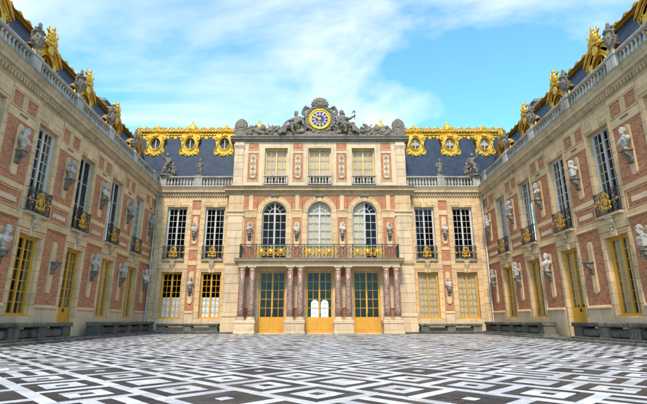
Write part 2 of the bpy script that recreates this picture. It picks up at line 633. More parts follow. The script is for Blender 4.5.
def cell_pieces(i, j):
    """white lattice strips round a five-unit square of nested rings or of stripes: (u, v, half u, half v, dark) in units"""
    la = lb = 0
    p = [(-3, -3, .5, .5, 0), (-3, -1.25, .5, 1.25, la), (-3, 1.25, .5, 1.25, la), (-1.25, -3, 1.25, .5, lb), (1.25, -3, 1.25, .5, lb)]
    t = (i % 2, j % 2)
    if t == (1, 0) and (i + j) % 4 == 1:
        for k in range(-2, 3):
            d = 1 - abs(k) % 2
            p += [(k, -1.25, .5, 1.25, d), (k, 1.25, .5, 1.25, d)]
        return p
    sch = (0, 0, 1) if (t == (0, 0) and (i - j) % 4 == 0) else (0, 1, 1) if t == (0, 0) else (1, 0, 1)
    p.append((0, 0, .5, .5, sch[0]))
    for rk, cuts in ((1, (2,)), (2, (2, 2))):
        d = sch[rk]
        pos = -rk - .5 + 1
        for c in cuts:
            m = pos + c / 2
            p += [(rk, m, .5, c / 2, d), (-rk, -m, .5, c / 2, d), (-m, rk, c / 2, .5, d), (m, -rk, c / 2, .5, d)]
            pos += c
    return p


for i in range(-40, 46):
    for j in range(-40, 46):
        cc = C0 + E1 * (i * CELL) + E2 * ((j + .5 * (i % 2)) * CELL)       # every other row is staggered
        if not (-5 < cc.y < YS and -12.6 < cc.x < 12.6):
            continue
        for (u, v, hu, hv, d) in cell_pieces(i, j):
            p = cc + E1 * (u * UT) + E2 * (v * UT)
            if -4.5 < p.y < YS - .1 and left_x(p.y) + .3 < p.x < RX - .3:
                pieces.append((p.x, p.y, hu, hv, d))
f_n = 434.0 / 647.0


def in_view(x, y):
    zc = y * math.cos(R(15.27)) - .806 * math.sin(R(15.27))
    if zc < .5:
        return False
    yc = -y * math.sin(R(15.27)) - .806 * math.cos(R(15.27))
    return abs((x - .27) / zc * f_n) < .5 and abs(yc / zc * 434) < 204


pieces.sort(key=lambda p: (0 if in_view(p[0], p[1]) else 1, p[1] * p[1] + (p[0] - .27) ** 2))
TM = {}
for dk in (False, True):
    for hu, hv in ((.5, .5), (.5, 1.0), (1.0, .5), (.5, 1.25), (1.25, .5)):
        g = G(); c = .004; t = .003
        a, b_ = hu * UT - t, hv * UT - t
        g.add([(-a, -b_, -.03), (a, -b_, -.03), (a, b_, -.03), (-a, b_, -.03), (-a, -b_, -c), (a, -b_, -c), (a, b_, -c), (-a, b_, -c),
               (-a + c, -b_ + c, 0), (a - c, -b_ + c, 0), (a - c, b_ - c, 0), (-a + c, b_ - c, 0)],
              [(0, 1, 5, 4), (1, 2, 6, 5), (2, 3, 7, 6), (3, 0, 4, 7), (4, 5, 9, 8), (5, 6, 10, 9), (6, 7, 11, 10), (7, 4, 8, 11), (8, 9, 10, 11)])
        TM[(dk, hu, hv)] = (g, g.mesh('paving_slab', M_BT if dk else M_WT))
fw = G()
for k, (x, y, hu, hv, d) in enumerate(pieces):
    dz = random.uniform(-.002, .002)
    if k < 300:
        o = link('paving_slab', TM[(d, hu, hv)][1], pav, (x, y, dz), (random.uniform(-.003, .003), random.uniform(-.003, .003), R(45)))
    else:
        gg = TM[(d, hu, hv)][0]
        fw.m = 1 if d else 0
        ca = math.sqrt(.5)
        tx, ty = random.uniform(-.003, .003), random.uniform(-.003, .003)
        fw.add([(x + (q[0] - q[1]) * ca, y + (q[0] + q[1]) * ca, q[2] + dz + tx * q[0] + ty * q[1]) for q in gg.v], gg.f)
o = link('paving_field', fw.mesh('paving_field', [M_WT_I, M_BT_I], recalc=False), pav)
o['kind'] = 'stuff'

# ================================================================== building pieces
PC = {}


def pane(par, x0, x1, y, z0, z1, mat):
    k = (round(x1 - x0, 3), round(z1 - z0, 3), mat.name)
    if k not in PC:
        g = G(); g.box(-k[0] / 2, k[0] / 2, 0, .004, -k[1] / 2, k[1] / 2)
        PC[k] = g.mesh('pane', mat)
    return link('pane', PC[k], par, ((x0 + x1) / 2, y, (z0 + z1) / 2), (random.gauss(0, .006), 0, random.gauss(0, .006)))


CC = {}


def curtain(par, x0, x1, y, z0, z1, mat, folds=9):
    k = (round(x1 - x0, 3), round(z1 - z0, 3), mat.name, folds)
    if k not in CC:
        g = G(); n = folds * 6; w = k[0]
        v = []; f = []
        for i in range(n + 1):
            t = i / n
            yy = (.03 * math.sin(t * folds * 2 * PI) + .012 * math.sin(t * 17)) * (.06 if mat is M_BLIND else 1)
            v += [(-w / 2 + w * t, yy, 0), (-w / 2 + w * t, yy * .8, k[1])]
        for i in range(n):
            f.append((2 * i, 2 * i + 2, 2 * i + 3, 2 * i + 1))
        g.add(v, f, True)
        CC[k] = g.mesh('curtain', mat)
    return link('curtain', CC[k], par, ((x0 + x1) / 2, y, z0))


def window(par, cx, y, z0, w, h, cols, rows, mat, panel=0.0, gl=None, curt=(), name='window', mw=.026, leafgap=.0, handle=False):
    """two-leaf casement; cols = panes across one leaf; panel = height of solid foot"""
    gl = gl or M_GLASS
    g = G()
    fr = .065
    g.box(-w / 2, -w / 2 + fr, -.02, .08, 0, h); g.box(w / 2 - fr, w / 2, -.02, .08, 0, h)
    g.box(-w / 2 + fr, w / 2 - fr, -.018, .08, h - fr, h); g.box(-w / 2 + fr, w / 2 - fr, -.03, .08, 0, fr * 1.2)
    z_lo = fr * 1.2
    if panel:
        for s_ in (-1, 1):
            a, b_ = (s_ * .012, s_ * (w / 2 - fr))
            x0, x1 = min(a, b_), max(a, b_)
            g.box(x0, x1, .0, .05, z_lo, panel)
            g.cbox(x0 + .12, x1 - .12, -.016, .0, z_lo + .12, panel - .12, .012)
        z_lo = panel
    # leaf stiles
    st = .05
    g.box(-.055, .055, -.012, .06, z_lo if not panel else fr * 1.2, h - fr)
    for s_ in (-1, 1):
        a, b_ = s_ * (w / 2 - fr - st), s_ * (w / 2 - fr)
        g.box(min(a, b_), max(a, b_), .0, .055, z_lo, h - fr)
    g.box(-w / 2 + fr + st, w / 2 - fr - st, .003, .052, h - fr - st, h - fr)
    if not panel:
        g.box(-w / 2 + fr + st, w / 2 - fr - st, .003, .052, z_lo, z_lo + st)
        z_lo += st
    z_hi = h - fr - st
    lx = [(-w / 2 + fr + st, -.055), (.055, w / 2 - fr - st)]
    rh = (z_hi - z_lo) / rows
    cells = []
    for a, b_ in lx:
        cw = (b_ - a) / cols
        for c in range(1, cols):
            g.box(a + c * cw - mw / 2, a + c * cw + mw / 2, .012, .034, z_lo, z_hi)
        for r in range(1, rows):
            g.box(a, b_, .010, .036, z_lo + r * rh - mw / 2, z_lo + r * rh + mw / 2)
        for c in range(cols):
            for r in range(rows):
                cells.append((a + c * cw, a + (c + 1) * cw, z_lo + r * rh, z_lo + (r + 1) * rh))
    o = mk(name, g, mat, par, (cx, y, z0))
    for (a, b_, c, d) in cells:
        pane(o, a + mw * .3, b_ - mw * .3, .022, c + mw * .3, d - mw * .3, gl)
    if handle:
        hg = G(); hg.box(.02, .05, -.07, -.012, 1.05, 1.2); hg.tube([(.035, -.06, 1.13), (.16, -.06, 1.13)], .012)
        mk('handle', hg, M_IRON, o)
    for (x0, x1, f0, f1, cm) in curt:
        curtain(o, -w / 2 + w * x0, -w / 2 + w * x1, .14, h * f0, h * f1, cm)
    return o


def console(w=.3, d=.34, h=.6):
    """scrolled wall bracket: side profile extruded"""
    pr = [(0, 0), (-d * .25, .02 * h), (-d * .38, .12 * h), (-d * .3, .25 * h), (-d * .34, .42 * h), (-d * .62, .58 * h), (-d * .92, .70 * h), (-d, .82 * h), (-d * .95, .92 * h), (-d * .95, h), (0, h)]
    g = G(); g.ext(pr, -w / 2, w / 2)
    g.box(-w * .68, w * .68, -d * 1.12, 0.0, h, h + .06)
    for s_ in (-1, 1):
        a = s_ * w / 2
        g.lathe([(.0, 0), (.09, .0), (.09, .03), (.0, .03)], 0, 0, 0, 8)  # small rosette under the shelf
    g.tube([(0, -d * .4, h * .12), (0, -d * .36, h * .45), (0, -d * 1.0, h * .72)], [.03, .05, .035], n=6)
    return g


def rounded_tablet(w, h, y0, y1, bev=.02, n=9):
    o = arc(0, w * .5, w / 2, w / 2, PI, 2 * PI, n) + arc(0, h - w * .5, w / 2, w / 2, 0, PI, n)
    g = G(); g.plate(o, y0, y1, bev)
    return g


def baluster_mesh(h, r=.078):
    p = [(.9, 0), (.9, .09), (.55, .10), (.62, .16), (.95, .30), (1.0, .38), (.85, .50), (.5, .68), (.42, .78), (.6, .82), (.6, .86), (.45, .87), (.85, .92), (.85, 1.0)]
    g = G(); g.lathe([(a * r, b_ * h) for a, b_ in p], n=10)
    return g.mesh('baluster', M_BALU)


BAL = baluster_mesh(.56, .088)
BAL_A = baluster_mesh(.50)


def balustrade(par, x0, x1, peds, y, z, pitch=.215, name='balustrade', h=.56, bal=None, ends=True):
    """peds: x positions of solid dies"""
    pw = .27
    g = G()
    g.ext([(y - .16, z), (y - .16, z + .09), (y - .12, z + .12), (y + .12, z + .12), (y + .16, z + .09), (y + .16, z)], x0, x1)
    zt = z + .12 + h
    g.ext([(y - .11, zt), (y - .17, zt + .05), (y - .17, zt + .11), (y - .14, zt + .135), (y + .14, zt + .135), (y + .17, zt + .11), (y + .17, zt + .05), (y + .11, zt)], x0, x1)
    o = mk(name, g, M_BALU, par)
    for p in peds:
        q = G(); q.cbox(p - pw, p + pw, y - .185, y + .185, z + .004, zt + .004, .015)
        q.cbox(p - pw - .035, p + pw + .035, y - .215, y + .215, zt + .004, zt + .15, .02)
        q.cbox(p - pw + .08, p + pw - .08, y - .197, y - .18, z + .17, zt - .06, .006)
        mk('pedestal', q, M_BALU, o)
    es = sorted([x0 - (0 if not ends else 0)] + [e for p in peds for e in (p - pw, p + pw)] + [x1])
    for a, b_ in zip(es[::2], es[1::2]):
        L = b_ - a
        n = int(round(L / pitch))
        if n < 1 or L < .15:
            continue
        for k in range(n):
            link('baluster', bal or BAL, o, (a + (k + .5) * L / n, y, z + .12))
    return o


def cornice(par, x0, x1, zb, zt, proj, y=0.0, mat=None, dent=True, name='cornice', cap=True):
    h = zt - zb
    pr = [(y + .3, zb), (y - .03, zb), (y - .03, zb + .12 * h), (y - .07, zb + .15 * h), (y - .07, zb + .30 * h), (y - .16, zb + .36 * h), (y - .16, zb + .44 * h),
          (y - proj * .72, zb + .50 * h), (y - proj * .72, zb + .68 * h), (y - proj * .78, zb + .71 * h), (y - proj * .93, zb + .86 * h), (y - proj, zb + .90 * h), (y - proj, zt - .035), (y + .3, zt - .035)]
    g = G(); g.ext(pr, x0, x1)
    o = mk(name, g, mat or M_MOULD, par)
    if cap:
        c = G(); c.ext([(y - proj - .012, zt - .055), (y - proj - .012, zt - .012), (y + .3, zt), (y + .3, zt - .034), (y - proj + .004, zt - .034), (y - proj + .004, zt - .055)], x0 - .006, x1 + .006)
        mk('lead_flashing', c, M_CAP, o)
    if dent:
        d = G(); n = int((x1 - x0) / .17)
        for k in range(n):
            a = x0 + (k + .25) * (x1 - x0) / n
            d.box(a, a + .085, y - .15, y - .06, zb + .16 * h, zb + .345 * h)
        mk('dentil_row', d, M_MOULD, o, stuff=True)
    return o


# ---------------------------------------------------------------- iron window guard with gilded emblem
def scroll_pair(g, cx, cz, r, y, t):
    for s_ in (-1, 1):
        g.scroll(cx + s_ * r, cz, r, r * .25, (PI if s_ > 0 else 0), s_ * -1.35, y, t)


def guard_meshes(w, h):
    g = G(); y = 0
    for z in (0.02, .10, h - .09, h):
        g.box(-w / 2, w / 2, -.012, .012, z - .01, z + .012)
    for s_ in (-1, 1):
        g.box(s_ * w / 2 - .015, s_ * w / 2 + .015, -.016, .26, h - .012, h + .012)
        g.box(s_ * w / 2 - .015, s_ * w / 2 + .015, -.016, .26, 0.0, .02)
        g.box(s_ * w / 2 - .016, s_ * w / 2 + .016, -.016, .016, 0, h + .03)
        g.box(s_ * w * .27 - .01, s_ * w * .27 + .01, -.01, .01, .1, h - .09)
        for z in (.16, .5, .84):
            zz = .1 + (h - .19) * z
            r = (h - .2) / 6.6
            g.scroll(s_ * w * .385, zz, r, r * .2, PI / 2, s_ * 1.5, 0, .013)
            g.scroll(s_ * w * .385, zz, r * .95, r * .2, -PI / 2, s_ * 1.3, 0, .011)
        for z in (.25, .75):
            zz = .1 + (h - .19) * z
            g.scroll(s_ * w * .15, zz, (h - .2) / 4.6, .02, PI / 2, -s_ * 1.5, 0, .014)
    n = int(w / .07)
    for k in range(n + 1):
        x = -w / 2 + w * k / n
        g.box(x - .006, x + .006, -.006, .006, h - .09, h)
        g.box(x - .006, x + .006, -.006, .006, .02, .10)
    e = G()
    zc = h * .5
    e.plate(ellipse(0, zc, .085, .12, 18), -.05, .0, .02)
    for s_ in (-1, 1):
        e.scroll(s_ * .10, zc - .05, .13, .03, -PI / 2, s_ * 1.1, -.03, .026)
        e.scroll(s_ * .10, zc + .13, .085, .02, PI / 2, -s_ * 1.2, -.03, .022)
        e.ell((s_ * .20, -.03, zc - .20), (.05, .03, .05), nu=8, nv=6)
        e.scroll(s_ * w * .385, zc, .06, .01, 0, s_ * 1.2, -.02, .016)
        e.ell((s_ * w * .385, -.02, zc + .02), (.026, .02, .05), nu=8, nv=6)
    e.box(-w * .385, w * .385, -.022, -.006, zc - .012, zc + .012)
    # crown
    e.box(-.10, .10, -.05, -.005, zc + .20, zc + .225)
    for k in range(-2, 3):
        e.tube([(k * .045, -.03, zc + .22), (k * .055, -.03, zc + .26), (k * .02, -.03, zc + .31)], .013)
    e.ell((0, -.03, zc + .33), (.025, .025, .03), nu=8, nv=6)
    for k in range(-2, 3):
        e.tube([(0, -.03, zc - .14), (k * .05, -.035, zc - .21), (k * .075, -.03, zc - .25 - .02 * (2 - abs(k)))], [.012, .022, .008])
    return g.mesh('iron_guard', M_IRON), e.mesh('gilded_emblem', M_GOLD)


GM = {}


def guard(par, cx, y, z0, w, h=.92):
    k = (round(w, 2), h)
    if k not in GM:
        GM[k] = guard_meshes(w, h)
    o = link('iron_guard', GM[k][0], par, (cx, y, z0))
    e = link('gilded_emblem', GM[k][1], o, (0, -.01, -.11)); e.scale = (1.25, 1.1, 1.22)
    return o


CORB = None


def corbel_mesh():
    g = G()
    pr = [(0, 0), (-.05, .0), (-.08, .10), (-.06, .22), (-.09, .38), (-.17, .50), (-.24, .56), (-.26, .64), (-.26, .72), (0, .72)]
    g.ext(pr, -.13, .13)
    for s_ in (-1, 1):
        g.tube([(s_ * .14, -.03, .06), (s_ * .15, -.04, .3), (s_ * .14, -.14, .52), (s_ * .14, -.22, .62)], [.03, .035, .05, .06], n=6)
    for k in range(4):
        g.ell((0, -.09 - .035 * k, .12 + .14 * k), (.08 + .01 * k, .05, .07), nu=8, nv=6)
    g.box(-.19, .19, -.29, 0, .72, .78)
    return g.mesh('corbel', M_MOULD)


CORB = corbel_mesh()


def jambs(par, cx, w, jw, z0, z1, y0=-.045, y1=.46, mat=None, n=None):
    n = n or max(1, int(round((z1 - z0) / .43)))
    for s_ in (-1, 1):
        for k in range(n):
            a = cx + s_ * w / 2; b_ = cx + s_ * (w / 2 + jw)
            block('jamb_stone', par, min(a, b_), max(a, b_), y0, y1, z0 + k * (z1 - z0) / n, z0 + (k + 1) * (z1 - z0) / n, mat or M_STONE)


def lintel(par, cx, w, jw, z0, z1, y0=-.045, y1=.46, mat=None):
    W = w + 2 * jw
    mat = mat or M_STONE
    block('lintel_stone', par, cx - W / 2, cx - .2, y0, y1, z0, z1, mat)
    block('lintel_stone', par, cx + .2, cx + W / 2, y0, y1, z0, z1, mat)
    block('keystone', par, cx - .2, cx + .2, y0 - .05, y1, z0 - .03, z1, mat)


def bay(par, cx, w, jw, lo, up, ztop, door=False, guard_on=True):
    """stone-framed vertical bay: lo=(z0,z1) up=(z0,z1); returns nothing"""
    W = w + 2 * jw
    if not door:
        block('apron_stone', par, cx - W / 2, cx, -.05, .46, .10, lo[0], M_PALE)
        block('apron_stone', par, cx, cx + W / 2, -.05, .46, .10, lo[0], M_PALE)
    jambs(par, cx, w, jw, .10 if door else lo[0], lo[1])
    lintel(par, cx, w, jw, lo[1], 4.17)
    # stone between the two windows
    block('spandrel_stone', par, cx - W / 2, cx + W / 2, -.075, .46, 4.17, 4.46, M_STONE)
    block('spandrel_stone', par, cx - W / 2, cx, -.045, .46, 4.46, up[0], M_STONE)
    block('spandrel_stone', par, cx, cx + W / 2, -.045, .46, 4.46, up[0], M_STONE)
    jambs(par, cx, w, jw, up[0], up[1])
    lintel(par, cx, w, jw, up[1], up[1] + .36)
    block('frieze_stone', par, cx - W / 2, cx, -.03, .46, up[1] + .36, ztop, M_STONE)
    block('frieze_stone', par, cx, cx + W / 2, -.03, .46, up[1] + .36, ztop, M_STONE)
    # ears: raised fillet round the head of the upper and lower openings
    for (zt) in (lo[1], up[1]):
        for part in (0, 1):
            p_ = G()
            if part == 0:
                p_.box(cx - w / 2 - .16, cx - w / 2 - .10, -.075, -.03, zt - .5, zt + .12); p_.box(cx - w / 2 - .16, cx - .24, -.077, -.03, zt + .12, zt + .17)
            else:
                p_.box(cx + w / 2 + .10, cx + w / 2 + .16, -.075, -.03, zt - .5, zt + .12); p_.box(cx + .24, cx + w / 2 + .16, -.077, -.03, zt + .12, zt + .17)
            mk('architrave', p_, M_STONE, par)
    if guard_on:
        s_ = G(); s_.cbox(cx - w / 2 - .06, cx + w / 2 + .06, -.19, .30, 4.70, 4.80, .02)
        mk('sill', s_, M_MOULD, par)
        link('corbel', CORB, par, (cx, -.04, 3.92)).scale = (1, .6, 1)
        guard(par, cx, -.14, 4.82, w + .04)


TABC = {}


def tablet(par, cx, y, z, w, h, mat=None):
    k = (w, h, (mat or M_STONE).name)
    if k not in TABC:
        TABC[k] = rounded_tablet(w, h, -.06, .02).mesh('wall_tablet', mat or M_STONE)
    return link('wall_tablet', TABC[k], par, (cx, y, z))


def frame_rect(par, x0, x1, z0, z1, y0, y1, t, mat, name='panel_frame'):
    q = G()
    q.box(x0 - t, x0, y0, y1, z0 - t, z1 + t); q.box(x1, x1 + t, y0, y1, z0 - t, z1 + t)
    q.box(x0, x1, y0 + .002, y1, z1, z1 + t); q.box(x0, x1, y0 + .002, y1, z0 - t, z0)
    return mk(name, q, mat, par)


CONS = console(.24, .30, .45).mesh('console_bracket', M_STAT)


def pier(par, x0, x1, ztop, up=True, low=True, cons_up=True, cons_low=True, tab=True):
    """brick pier with stone courses, tablets and brackets"""
    cx = (x0 + x1) / 2; w = x1 - x0
    q = G(); q.box(x0 + .002, x1 - .002, .0, .44, .10, ztop)
    mk('brick_wall', q, M_BRICK, par)
    n = 2 if w > .9 else 1
    for k in range(n):
        block('plinth_stone', par, x0 + k * w / n, x0 + (k + 1) * w / n, -.05, .02, .10, 1.28, M_PALE)
    q = G(); q.ext([(.02, 1.27), (-.10, 1.27), (-.10, 1.33), (-.05, 1.40), (.02, 1.40)], x0 + .004, x1 - .004)
    mk('plinth_moulding', q, M_STONE, par)
    for (a, b_, pr) in ((4.42, 4.72, -.045), (5.45, 5.66, -.04), (7.93, 8.30, -.035)):
        block('string_stone', par, x0, x1, pr, .02, a, b_, M_STONE)
    q = G(); q.box(x0 + .003, x1 - .003, -.06, .02, ztop - .18, ztop - .004)
    mk('frieze_band', q, M_STONE, par)
    if w > .9:
        block('plaque', par, cx - w * .30, cx + w * .30, -.04, .02, 4.95, 5.15, M_PALE)
        # split brick panel under the cornice
        block('string_stone', par, cx - .14, cx + .14, -.03, .02, 8.30, ztop - .18, M_STONE)
        for s_ in (-1, 1):
            block('flute_fillet', par, cx + s_ * .06 - .02, cx + s_ * .06 + .02, -.05, -.02, 8.36, ztop - .24, M_STONE, c=.006)
        frame_rect(par, x0 + .06, x1 - .06, 8.36, ztop - .24, -.045, .0, .045, M_STONE)
        frame_rect(par, x0 + .09, x1 - .09, 4.78, 5.39, -.03, .0, .03, M_STONE)
        block('label_bracket', par, cx - .22, cx + .22, -.085, -.03, 8.12, 8.19, M_CAP, c=.015)
    tw = .30 if w > .9 else .32
    if tab:
        tablet(par, cx, -.01, 5.86, tw, 1.95)
        tablet(par, cx, -.01, 1.85, tw, 2.15)
    if cons_up:
        link('console_bracket', CONS, par, (cx, -.06, 6.30))
    if cons_low:
        link('console_bracket', CONS, par, (cx, -.06, 2.65))

# ================================================================== gilded roof pieces


def shell_crest(g, cx, y, cz, r, n=7, t=.05):
    """palmette: fan of swelling lobes"""
    for k in range(n):
        a = PI * (.08 + .84 * k / (n - 1))
        L = r * (.78 + .32 * math.sin(a))
        p0 = (cx, y, cz); p1 = (cx + L * .6 * math.cos(a), y - .03, cz + L * .6 * math.sin(a)); p2 = (cx + L * math.cos(a), y, cz + L * math.sin(a))
        g.tube([p0, p1, p2], [t * .5, t * 1.25, t * .6], n=6)
    g.ell((cx, y - .02, cz), (r * .28, t * 1.4, r * .22), nu=10, nv=6)


def lucarne_meshes():
    g = G()
    half = [(.0, -1.18), (.10, -1.08), (.22, -1.0), (.30, -.90), (.46, -.90), (.62, -.97), (.74, -.88), (.80, -.72), (.74, -.55), (.66, -.40), (.62, -.15), (.66, .10), (.72, .34), (.80, .52), (.74, .66), (.5, .72)]
    out = half + [(-x, z) for x, z in reversed(half[1:])]
    # body with an oval hole: resample the outline by angle
    n = 48
    inn = []; ou = []

    def ray_hit(a):
        dx, dz = math.cos(a), math.sin(a); best = None
        for i in range(len(out)):
            x1, z1 = out[i]; x2, z2 = out[(i + 1) % len(out)]
            ex, ez = x2 - x1, z2 - z1
            den = dx * ez - dz * ex
            if abs(den) < 1e-9:
                continue
            t = (x1 * ez - z1 * ex) / den; u = (x1 * dz - z1 * dx) / den
            if t > 0 and -1e-6 <= u <= 1 + 1e-6:
                best = t if best is None else max(best, t)
        return best or .7
    for i in range(n):
        a = 2 * PI * i / n
        t = ray_hit(a)
        ou.append((t * math.cos(a), t * math.sin(a))); inn.append((.40 * math.cos(a), .49 * math.sin(a)))
    g.ring(inn, ou, 0, .9)
    # oval moulding
    for rr, t, yy in ((1.0, .055, -.02), (1.24, .035, -.0)):
        g.tube([(p[0] * rr, yy, p[1] * rr) for p in ellipse(0, 0, .43, .52, 28)], t, n=6, closed=True)
    for s_ in (-1, 1):
        g.scroll(s_ * .56, -.68, .20, .03, (PI * .5), s_ * -1.4, -.03, .055)
        g.scroll(s_ * .60, .42, .16, .03, -PI * .5, s_ * 1.4, -.03, .05)
        g.tube([(s_ * .58, -.02, .28), (s_ * .52, -.05, .0), (s_ * .58, -.04, -.3), (s_ * .66, -.02, -.5)], [.03, .05, .05, .03])
        for k in range(4):
            g.ell((s_ * (.30 + .09 * k), -.03, -.78 - .035 * k), (.06, .04, .075), nu=8, nv=6)
    shell_crest(g, 0, -.02, -.86, -.24, 5, .05)
    shell_crest(g, 0, -.05, .58, .24, 7, .06)
    m1 = g.mesh('lucarne', M_GOLD)
    f = G()
    f.box(-.03, .03, .10, .16, -.47, .47)
    f.ring(ellipse(0, 0, .35, .44, 28), ellipse(0, 0, .405, .495, 28), .09, .17)
    m2 = f.mesh('oval_frame', M_PYEL)
    p = G(); p.plate(ellipse(0, 0, .37, .46, 28), .125, .13)
    m3 = p.mesh('pane', M_GLASS)
    b_ = G(); b_.plate(ellipse(0, 0, .40, .49, 24), .5, .52)
    m4 = b_.mesh('blind', M_BLIND)
    return m1, m2, m3, m4


LUC = lucarne_meshes()


def lucarne(par, x, y, z, blind):
    o = link('lucarne', LUC[0], par, (x, y, z))
    link('oval_frame', LUC[1], o); link('pane', LUC[2], o)
    if blind:
        link('blind', LUC[3], o, (0, -.3, 0))
    return o


def dormer_meshes():
    """arched gilded dormer front, origin at the foot, facing -y"""
    g = G()
    r_i, r_o, zs = .44, .74, 1.42
    inn = [(-r_i, .0), (-r_i, zs * .5)] + [(p[0], p[1]) for p in arc(0, zs, r_i, r_i, PI, 0, 15)] + [(r_i, zs * .5), (r_i, .0)]
    ou = [(-r_o - .06, .0), (-r_o, zs * .5)] + [(p[0], p[1]) for p in arc(0, zs, r_o, r_o, PI, 0, 15)] + [(r_o, zs * .5), (r_o + .06, .0)]
    g.ring(inn, ou, 0, .35, closed=False)
    g.tube([(p[0] * 1.08, -.02, p[1] if i not in () else p[1]) for i, p in enumerate(inn)], .045, n=6)
    for s_ in (-1, 1):
        # side consoles and scrolls
        g.tube([(s_ * .80, .10, .4), (s_ * .78, .06, .9), (s_ * .80, .06, 1.3), (s_ * .90, .06, 1.62)], [.04, .05, .05, .04])
        g.scroll(s_ * .86, 1.74, .11, .02, 0, s_ * 1.4, .04, .04)
        for k in range(5):
            g.ell((s_ * .60, -.03, .25 + .24 * k), (.06, .045, .09), nu=8, nv=6)
    # curved pediment
    pts = [(-1.04, 0.0, 1.86), (-.9, -.04, 1.92), (-.62, -.07, 2.16), (-.3, -.09, 2.36), (0, -.1, 2.43), (.3, -.09, 2.36), (.62, -.07, 2.16), (.9, -.04, 1.92), (1.04, 0, 1.86)]
    g.tube(pts, [.05, .06, .07, .07, .08, .07, .07, .06, .05], n=8)
    g.tube([(p[0] * .96, p[1] + .06, p[2] - .13) for p in pts], .045, n=6)
    g.plate([(-.98, 1.80), (-.5, 1.75), (-.2, 2.1), (0, 2.14), (.2, 2.1), (.5, 1.75), (.98, 1.80), (.62, 2.14), (.3, 2.33), (0, 2.4), (-.3, 2.33), (-.62, 2.14)], .0, .35)
    # cartouche and finial
    g.plate(ellipse(0, 2.10, .19, .26, 18), -.14, .02, .05)
    shell_crest(g, 0, -.06, 2.48, .40, 9, .075)
    for s_ in (-1, 1):
        g.scroll(s_ * .26, 2.62, .16, .03, -PI / 2, s_ * 1.3, -.06, .055)
        g.scroll(s_ * .30, 2.30, .13, .03, PI / 2, -s_ * 1.3, -.10, .045)
        g.tube([(s_ * .2, -.06, 2.75), (s_ * .36, -.04, 2.95), (s_ * .28, -.04, 3.14)], [.04, .07, .02])
    g.ell((0, -.05, 2.92), (.14, .12, .18)); g.ell((0, -.05, 3.16), (.08, .08, .14))
    front = g.mesh('dormer', M_GOLD)
    w = G()
    w.ring([(-r_i + .07, .0)] + arc(0, zs, r_i - .07, r_i - .07, PI, 0, 13) + [(r_i - .07, 0)], [(-r_i, 0)] + arc(0, zs, r_i, r_i, PI, 0, 13) + [(r_i, 0)], .12, .2, closed=False)
    w.box(-.035, .035, .12, .19, 0, zs + r_i - .02)
    for z in (.35, .72, 1.08, 1.45):
        w.box(-r_i + .05, r_i - .05, .135, .18, z - .014, z + .014)
    fr = w.mesh('dormer_window', M_YEL)
    p = G(); p.plate([(-r_i + .03, .0), (r_i - .03, 0)] + arc(0, zs, r_i - .03, r_i - .03, 0, PI, 13), .155, .16)
    pn = p.mesh('pane', M_GLASSB)
    # slate barrel hood and cheeks behind
    h = G()
    ar = arc(0, 1.42, .92, .98, PI, 0, 15)
    prof = [(-.80, 0)] + [(p_[0] * .9, p_[1]) for p_ in ar] + [(.80, 0)]
    n = len(prof)
    v = [(p_[0], .36, p_[1]) for p_ in prof] + [(p_[0], 2.5, p_[1]) for p_ in prof]
    h.add(v, [(i, i + 1, n + i + 1, n + i) for i in range(n - 1)], True)
    hood = h.mesh('hood', M_SLATE)
    return front, fr, pn, hood


DOR = dormer_meshes()


def dormer(par, x, y, z):
    o = link('dormer', DOR[0], par, (x, y, z))
    link('dormer_window', DOR[1], o); link('pane', DOR[2], o); link('hood', DOR[3], o)
    return o


